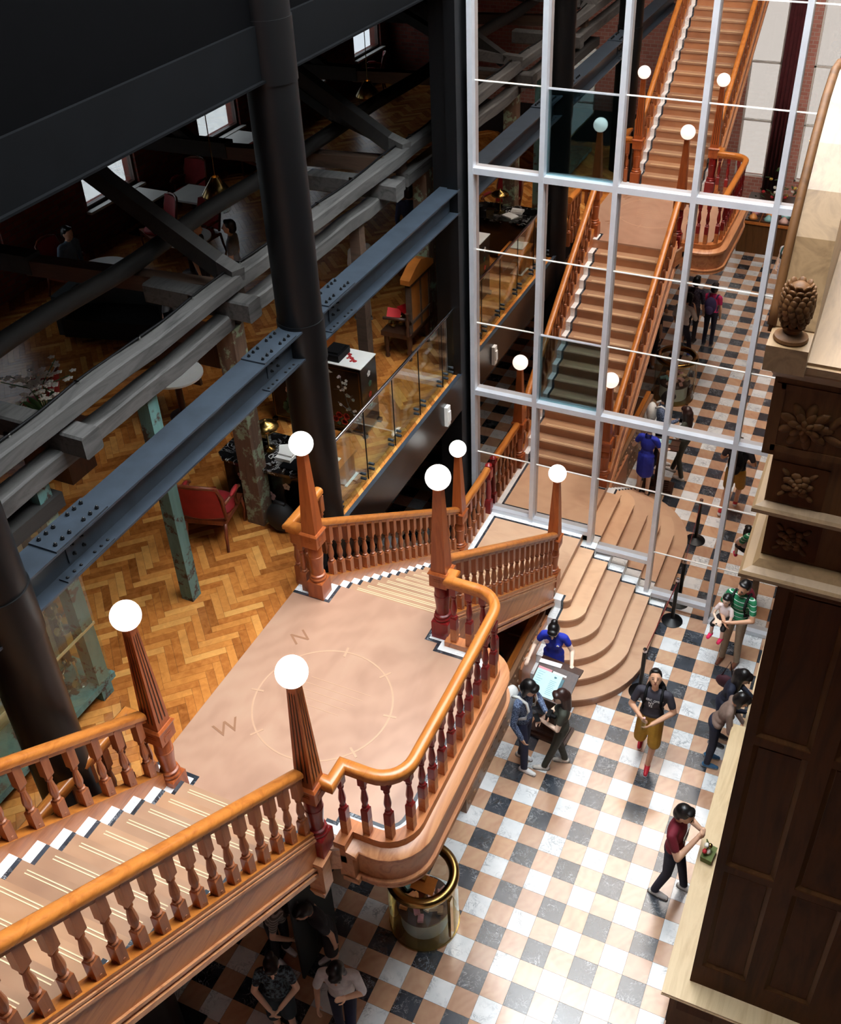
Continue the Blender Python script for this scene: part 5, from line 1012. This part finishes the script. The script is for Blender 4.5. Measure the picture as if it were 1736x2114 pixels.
    for s in (-1, 1): B.ell((s*.076, .005, 1.59+dz), (.010, .022, .032), 's')
    P0 = V3(0, 0, .93+dz); U = Matrix.Translation(P0) @ Matrix.Rotation(-lean, 4, 'X') @ Matrix.Translation(-P0); B.xf(U, i1)
    N0 = U @ V3(0, -.005, 1.47+dz); Hm = Matrix.Translation(N0) @ Matrix.Rotation(head[1], 4, 'Z') @ Matrix.Rotation(head[0], 4, 'X') @ Matrix.Rotation(head[2], 4, 'Y') @ Matrix.Scale(hs, 4) @ Matrix.Translation(-N0); B.xf(Hm, i2+1)
    tm = top if isinstance(top, str) else rgbmat(top); bm2 = bottom if isinstance(bottom, str) else rgbmat(bottom)
    me = B.mesh('body', [skin, tm, bm2, rgbmat(shoe, .5), rgbmat(sole)], {'s': 0, 't': 1, 'b': 2, 'f': 3, 'o': 4}, voxel, k); place('body', me, t)
    H = Body(); H.ell((0, -.017, 1.627+dz), (.085, .096, .102), 'h'); H.ell((0, -.04, 1.575+dz), (.084, .072, .085), 'h')
    if hairstyle != 'short': H.ell((0, .058, 1.668+dz), (.074, .05, .045), 'h')
    else: H.ell((0, .042, 1.694+dz), (.068, .048, .026), 'h')
    if hairstyle == 'long':
        H.cap((0, -.05, 1.58+dz), (0, -.1, 1.33+dz), .088, .075, 'h')
        for s in (-1, 1): H.cap((s*.07, -.01, 1.6+dz), (s*.085, -.02, 1.38+dz), .035, .03, 'h')
    if hairstyle == 'bun': H.ell((0, -.085, 1.70+dz), (.05, .05, .045), 'h')
    if hairstyle == 'bob':
        for s in (-1, 1): H.cap((s*.068, -.01, 1.62+dz), (s*.075, -.01, 1.5+dz), .034, .03, 'h')
    H.xf(U, 0); H.xf(Hm, 0)
    for i_, q_ in enumerate(H.p):
        if q_[0] == 'c': L_ = .25 if hairstyle == 'long' else .11; H.p[i_] = ('c', q_[1], q_[1]+V3(q_[1].x*.1, -.03, -L_), q_[3], q_[4], 'h')
    place('hair', H.mesh('hair', [hair], {'h': 0}, max(voxel, .011), k), t)
    if faceparts:
        HU = Matrix.Scale(k, 4) @ Hm @ U
        for s in (-1, 1):
            M_ = HU.to_3x3(); place('eye', MB().sph(HU @ V3(s*.031, .100, 1.600+dz), (.014, .006, .0055), 8, M=M_).mesh('eye', 'eye_dark', True), t)
            place('eyebrow', MB().sph(HU @ V3(s*.033, .100, 1.622+dz), (.02, .005, .004), 8, M=M_).mesh('eyebrow', hair, True), t)
        place('mouth', MB().sph(HU @ V3(0, .104, 1.540+dz), (.02, .006, .006), 8, M=HU.to_3x3()).mesh('mouth', 'lip', True), t)
    return t
def on_person(t, name, mb_or_mesh, mats=None, smooth=False, loc=(0, 0, 0), rot=(0, 0, 0)):
    me = mb_or_mesh if not isinstance(mb_or_mesh, MB) else mb_or_mesh.mesh(name, mats, smooth); return place(name, me, t, loc=loc, rot=rot)
def bag_on(person_, label, name, mat, parts, cat='backpack'):
    "a bag carried by a person is a thing of its own, placed in that person's frame"
    b = thing(name, label, cat, person_.location, person_.rotation_euler.z)
    for nm, mb, m in parts: mb.build(nm, m, b, smooth=True)
    return b
def backpack(p, label, mat, k=1.0, trim=None, loose=0.0):
    straps = []
    for s in (-1, 1): straps.append(('strap', MB().tube([(s*.1*k, -.13*k, 1.40*k), (s*.11*k, -.03*k, 1.455*k), (s*.115*k, .09*k, 1.40*k), (s*.12*k, .125*k, 1.28*k), (s*.135*k, .09*k, 1.13*k), (s*.14*k, -.07*k, 1.03*k)], .021*k, 8), trim or mat))
    return bag_on(p, label, 'backpack', mat, [('bag', MB().sph((0, -.2*k, 1.22*k), (.15*k, .1*k, .23*k), 18), mat), ('pocket', MB().sph((0, -.285*k, 1.13*k), (.11*k, .045*k, .12*k), 14), trim or mat)]+straps)
# --- by the menu stand
p = person('woman attendant in royal blue short-sleeved dress behind the menu stand', -0.36, -2.66, RI, (0.12, -1), 1.62, 'skin_pale', (36, 52, 178), (36, 52, 178), (20, 20, 20), 'hair_black', 'bun', .42, 'skirt', la=((-.29, .02, 1.13), (-.33, .26, 1.10)), ra=((.29, .02, 1.13), (.33, .26, 1.10)), lean=.12, head=(-.42, 0, 0), female=True, palmL=(0, 0, -1), palmR=(0, 0, -1))
on_person(p, 'flower_brooch', MB().sph((.085, .165, 1.29), (.04, .012, .04), 12), 'pearl_pink', True); on_person(p, 'name_badge', MB().bx(-.1, -.06, .172, .178, 1.235, 1.25).bx(-.09, -.07, .172, .178, 1.25, 1.262), 'white'); on_person(p, 'collar', MB().lathe([(.062, 1.36), (.056, 1.42)], 16, cap=False), rgbmat((24, 34, 120)), True)
p = person('man in speckled blue jacket and jeans with a white backpack', -0.38, -3.9, 0, (1, -0.12), 1.77, 'skin', 'jacket_speckle', (26, 34, 64), (236, 236, 236), 'hair_black', 'bob', 1.0, 'long', la=((-.25, .1, 1.16), (-.06, .3, 1.17)), ra=((.27, -.02, 1.08), (.25, .1, .84)), lk=(-.09, .0, .49), lf=(-.09, -.07, .075), rk=(.1, .07, .49), rf=(.11, .08, .075), head=(-.5, -.1, 0))
backpack(p, 'white backpack worn by the man in the speckled jacket', rgbmat((226, 226, 222)), 1.04)
cm = thing('camera_held', 'small black camera in the hands of the man in the speckled jacket', 'camera', p.location, p.rotation_euler.z); MB().bx(-.1, .03, .34, .40, 1.2, 1.28).build('camera_body', 'black', cm); MB().lathe([(.03, 0), (.028, .07)], 16, M=Matrix.Translation((-.035, .40, 1.235)) @ Matrix.Rotation(-1.57, 4, 'X')).build('lens', 'black', cm, smooth=35)
p = person('woman in olive jumpsuit with long dark brown hair', 0.13, -3.75, 0, (-1, -0.28), 1.6, 'skin_pale', (62, 64, 54), (54, 56, 47), (232, 228, 220), 'hair_brown', 'long', .5, 'long', la=((-.24, .06, 1.13), (-.06, .27, 1.08)), ra=((.25, .04, 1.12), (.0, .3, 1.05)), lk=(-.09, .1, .5), lf=(-.08, .22, .075), rk=(.09, .03, .49), rf=(.1, -.08, .075), head=(-.25, .35, 0), female=True)
tag(MB().bx(-.035, .035, -.07, .07, -.006, .006, Matrix.Rotation(.6, 4, 'Z')).build('mobile_phone', 'black'), 'dark mobile phone in the hands of the woman in olive', 'phone').location = (-0.2, -3.86, 1.03)
# --- man in yellow shorts
p = person('man in dark tee and mustard shorts looking up, striding in red shoes', 1.24, -3.10, 0, (0.06, -1), 1.69, 'skin_tan', (58, 56, 66), (176, 130, 36), (196, 28, 46), 'hair_black', 'short', .62, 'shorts', la=((-.30, .03, 1.12), (-.05, .25, 1.02)), ra=((.29, .05, 1.11), (.13, .24, 1.12)), lk=(-.1, .14, .5), lf=(-.06, .19, .075), rk=(.11, .06, .5), rf=(.12, -.26, .14), head=(.62, .12, .08), bulk=1.1, sole=(235, 235, 235))
backpack(p, 'black backpack worn by the man in mustard shorts', 'black', .99)
bt = thing('drink_bottle', 'clear drink bottle held by the man in mustard shorts', 'bottle', p.location, p.rotation_euler.z); MB().lathe([(.03, .98), (.033, 1.0), (.033, 1.12), (.015, 1.16), (.015, 1.18)], 14, c=(.06, .33, 0)).build('bottle_body', 'case_glass', bt, smooth=35); MB().lathe([(.018, 1.18), (.018, 1.2)], 12, c=(.06, .33, 0)).build('cap', 'pearl_pink', bt, smooth=35)
for q, (tx, xo, zo, sz, rt) in enumerate((('ABERC', .075, 1.315, .05, .3), ('OMBIE', -.075, 1.305, .05, -.3), ('NY', .015, 1.26, .06, 0), ('92', .02, 1.205, .055, 0))):
    me = text_mesh(tx, sz, .0015); me.materials.append(MATS['white']); o = place('shirt_lettering', me, p, loc=(xo, .112-abs(xo)*.25, zo), rot=(math.pi/2-.12, rt*-1, math.pi+(-.35 if xo > .05 else .35 if xo < -.05 else 0)))
# --- father and child by the glass
p = person('man in green striped polo and khaki trousers carrying a small girl', 1.99, -0.76, 0, (-.28, -1), 1.70, 'skin_tan', 'green_stripe', (158, 140, 118), (112, 62, 38), 'hair_black', 'short', .6, 'long', la=((-.27, .1, 1.11), (-.02, .27, 1.06)), ra=((.27, .1, 1.13), (.1, .28, 1.04)), lk=(-.1, .03, .49), lf=(-.12, .02, .075), rk=(.1, .03, .49), rf=(.11, .06, .075), head=(-.12, -.15, -.15))
b = backpack(p, 'red and black backpack worn by the man in green stripes', rgbmat((120, 26, 40)), 1.0, 'dark')
gl = thing('spectacles', 'thin spectacles worn by the man in green stripes', 'glasses', p.location, p.rotation_euler.z)
c = thing('person', 'small girl in white tee and bright pink shoes carried on an arm', 'person', (1.80, -0.87, 0.93), math.atan2(-1, -.35)-math.pi/2)
B = Body(); B.ell((0, 0, .06), (.09, .085, .08), 'b'); B.ell((0, 0, .18), (.088, .075, .14), 't'); B.cap((-.07, 0, .27), (.07, 0, .27), .04, .04, 't'); B.cap((0, 0, .28), (0, .01, .36), .035, .034, 's'); B.ell((0, .01, .435), (.066, .076, .085), 's'); B.ell((0, .035, .40), (.045, .045, .042), 's')
for s in (-1, 1):
    B.cap((s*.06, .02, .05), (s*.09, .17, -.02), .052, .044, 'b'); B.cap((s*.09, .17, -.03), (s*.09, .17, -.2), .034, .026, 's'); B.cap((s*.09, .16, -.23), (s*.09, .25, -.25), .035, .03, 'f')
    B.cap((s*.1, 0, .26), (s*.13, .03, .19), .036, .034, 't'); B.cap((s*.13, .03, .19), (s*.14, .08, .11), .025, .022, 's'); B.cap((s*.14, .08, .11), (s*.06, .15, .10), .022, .018, 's'); hand(B, V3(s*.06, .15, .10), V3(-s, .6, 0), s, V3(0, 0, -1), 's')
place('body', B.mesh('body', ['skin_pale', rgbmat((236, 218, 214)), rgbmat((30, 24, 26)), rgbmat((232, 40, 92))], {'s': 0, 't': 1, 'b': 2, 'f': 3}, .007), c)
H = Body(); H.ell((0, -.012, .455), (.074, .08, .085), 'h'); H.ell((0, .05, .485), (.06, .035, .036), 'h')
for s in (-1, 1): H.cap((s*.055, -.01, .45), (s*.06, -.015, .36), .028, .025, 'h')
H.cap((0, -.04, .44), (0, -.05, .36), .06, .05, 'h'); place('hair', H.mesh('hair', ['hair_black'], {'h': 0}, .009), c)
for s in (-1, 1): place('eye', MB().sph((s*.026, .083, .435), (.011, .005, .006), 8).mesh('eye', 'eye_dark', True), c)
lens = MB()
for s in (-1, 1): lens.tube([(s*.034+.026*math.cos(a), .118, 1.555+.02*math.sin(a)) for a in np.linspace(0, 6.28, 15)], .002, 5)
lens.build('frame', 'black', gl, smooth=True)
# --- leaning shoppers and the man eating
p = person('long-haired woman in navy top leaning over the low counter', 2.12, -2.42, 0, (1, -.12), 1.6, 'skin_pale', (24, 28, 48), (28, 34, 58), (30, 30, 40), 'hair_black', 'long', 1.0, 'long', la=((-.25, .12, 1.14), (-.15, .33, 1.15)), ra=((.26, .1, 1.13), (.15, .33, 1.12)), lean=.25, head=(-.3, 0, 0), female=True)
bag_on(p, 'maroon handbag hanging at the side of the navy-clad woman', 'handbag', 'x', [('bag', MB().sph((-.26, -.08, .98), (.06, .14, .12), 14), rgbmat((70, 30, 40))), ('handle', MB().tube([(-.26, -.14, 1.08), (-.24, -.05, 1.42), (-.26, .02, 1.08)], .012, 6), rgbmat((70, 30, 40)))], 'bag')
person('shopper in taupe long-sleeved top half hidden by the pale counter', 2.10, -2.84, 0, (1, .05), 1.58, 'skin', (136, 112, 100), (30, 38, 60), (60, 110, 150), 'hair_black', 'bob', 1.0, 'long', la=((-.24, .15, 1.13), (-.1, .34, 1.1)), ra=((.24, .15, 1.13), (.1, .34, 1.1)), lean=.4, head=(-.2, 0, 0), female=True)
p = person('man in maroon tee and dark jeans eating while holding a bag', 2.03, -5.05, 0, (1, -.15), 1.76, 'skin', (122, 26, 44), (28, 34, 56), (238, 238, 236), 'hair_black', 'short', .55, 'long', la=((-.27, .1, 1.16), (-.05, .25, 1.40)), ra=((.27, .12, 1.13), (.06, .25, 1.36)), lk=(-.1, .1, .49), lf=(-.13, .16, .075), rk=(.1, -.01, .49), rf=(.12, -.12, .075), head=(-.3, 0, 0), bulk=1.06, palmL=(1, 0, .3), palmR=(-1, 0, .3))
on_person(p, 'shirt_print', MB().bx(-.09, .09, .112, .118, 1.28, 1.33), 'white'); on_person(p, 'shirt_print', MB().bx(-.08, .08, .114, .12, 1.2, 1.27), rgbmat((150, 170, 176)))
me = text_mesh('SDA', .045, .001); me.materials.append(MATS[rgbmat((122, 26, 44))]); on_person(p, 'shirt_lettering', me, loc=(0, .1205, 1.305), rot=(math.pi/2, 0, math.pi))
tb = thing('shopping_bag', 'olive green bag with wrapped goods held by the man in maroon', 'bag', p.location, p.rotation_euler.z); MB().frust(.02, .42, .98, 1.2, .16, .22, .1, .14).build('bag_body', rgbmat((96, 108, 56)), tb); MB().tube([(-.05, .42, 1.18), (-.02, .36, 1.36), (.05, .42, 1.2)], .01, 6).build('handle', rgbmat((96, 108, 56)), tb, smooth=True)
for q in range(5): MB().sph((.0+.04*(q % 3), .38+.035*(q % 2), 1.2+.035*q), (.035, .03, .03), 8).build('wrapped_item', ['petal_yellow', 'petal_white', 'petal_red', 'brass', 'petal_white'][q], tb, smooth=True)
# --- people in the shade of the stairs
person('person in white long-sleeved shirt and navy trousers at the bottom edge', -0.95, -8.22, 0, (.35, -1), 1.66, 'skin_tan', (226, 222, 220), (30, 34, 64), (40, 60, 190), 'hair_black', 'bob', .9, 'long', la=((-.27, .08, 1.14), (-.12, .22, 1.34)), ra=((.27, .02, 1.1), (.26, .15, .88)), lk=(-.1, .2, .5), lf=(-.08, .33, .08), head=(-.4, .1, 0), lean=.1)
person('woman in dark floral top at the bottom edge of the stairs shadow', -1.62, -8.5, 0, (.5, -1), 1.6, 'skin', 'floral_cloth', (26, 40, 48), (40, 40, 44), 'hair_black', 'bun', .5, 'shorts', head=(-.3, .2, 0), female=True, la=((-.25, .06, 1.12), (-.06, .24, 1.02)), ra=((.25, .06, 1.12), (.06, .24, 1.0)))
person('stooping person in striped grey top under the landing', -2.12, -7.75, 0, (1, -.2), 1.6, 'skin', 'grey_stripe', (30, 30, 36), (220, 220, 220), 'hair_black', 'bob', .55, 'long', lean=.5, head=(-.3, 0, 0), la=((-.25, .14, 1.13), (-.1, .32, 1.05)), ra=((.25, .14, 1.13), (.1, .32, 1.05)), female=True, voxel=.012)
person('person in dark clothes and white-soled shoes beneath the landing', -1.5, -7.6, 0, (-.5, -.8), 1.55, 'skin', (46, 44, 50), (34, 30, 34), (225, 225, 225), 'hair_black', 'short', .5, 'shorts', lean=.35, head=(-.3, 0, 0), voxel=.012)
# --- people seen in the reflection
p = person('woman in bright pink top walking away, seen in the glass', -0.47, -9.12, 0, (.1, -1), 1.6, 'skin', (214, 46, 112), (30, 34, 56), (60, 60, 70), 'hair_black', 'bun', .5, 'long', female=True, faceparts=False, voxel=.012)
backpack(p, 'purple backpack on the woman in bright pink, seen in the glass', rgbmat((72, 58, 104)), .94)
person('man in dark plaid shirt beside the pink top, seen in the glass', -0.9, -9.15, 0, (.2, -1), 1.68, 'skin', 'plaid_cloth', (60, 54, 60), (50, 46, 46), 'hair_black', 'short', .9, 'long', faceparts=False, voxel=.012)
p = person('woman in white dress with teal backpack near the sweets counter reflection', 0.72, -12.3, 0, (-.4, 1), 1.6, 'skin_pale', (226, 224, 228), (226, 224, 228), (60, 60, 60), 'hair_brown', 'long', .4, 'skirt', female=True, voxel=.012)
backpack(p, 'teal green backpack of the white-dressed woman in the reflection', rgbmat((40, 92, 92)), .94)
# --- guests in the dark hall
person('seated guest in light blue shirt at the pale round table', -10.45, -.2, L2, (.9, -.1), 1.68, 'skin', (96, 118, 140), (40, 50, 80), (60, 50, 50), 'hair_black', 'short', 1.0, 'long', sit=True, lean=.15, faceparts=False, voxel=.014, hands=False)
person('guest in grey shirt bent over the notebook computer', -7.35, -1.2, L2, (.7, -.75), 1.68, 'skin', (120, 124, 130), (50, 50, 60), (60, 50, 50), 'hair_black', 'short', .6, 'long', sit=True, lean=.2, faceparts=False, voxel=.014, la=((-.26, .12, 1.14), (-.15, .36, 1.12)), ra=((.26, .12, 1.14), (.15, .36, 1.12)), hands=False)
person('standing guest in pale tee deep in the shadowed hall', -7.2, 0.25, L2, (-.8, -.3), 1.66, 'skin', (126, 126, 128), (40, 40, 50), (60, 60, 60), 'hair_black', 'short', .55, 'long', faceparts=False, voxel=.014)
person('guest in dark grey top facing the pale tee in the hall', -7.75, 0.05, L2, (.9, .2), 1.64, 'skin', (52, 58, 62), (40, 40, 50), (60, 60, 60), 'hair_black', 'bob', .55, 'long', faceparts=False, voxel=.014, female=True)
person('guest in navy sweater near the square column', -5.0, 2.6, L2, (-.2, 1), 1.7, 'skin', (30, 38, 66), (40, 40, 50), (60, 60, 60), 'hair_black', 'short', 1, 'long', faceparts=False, voxel=.014)
person('person in white blouse with long dark hair behind the steel beam', -5.05, 0.75, L2, (-.8, .5), 1.62, 'skin_pale', (206, 200, 192), (160, 154, 148), (60, 60, 60), 'hair_black', 'long', .8, 'long', faceparts=False, voxel=.014, female=True)
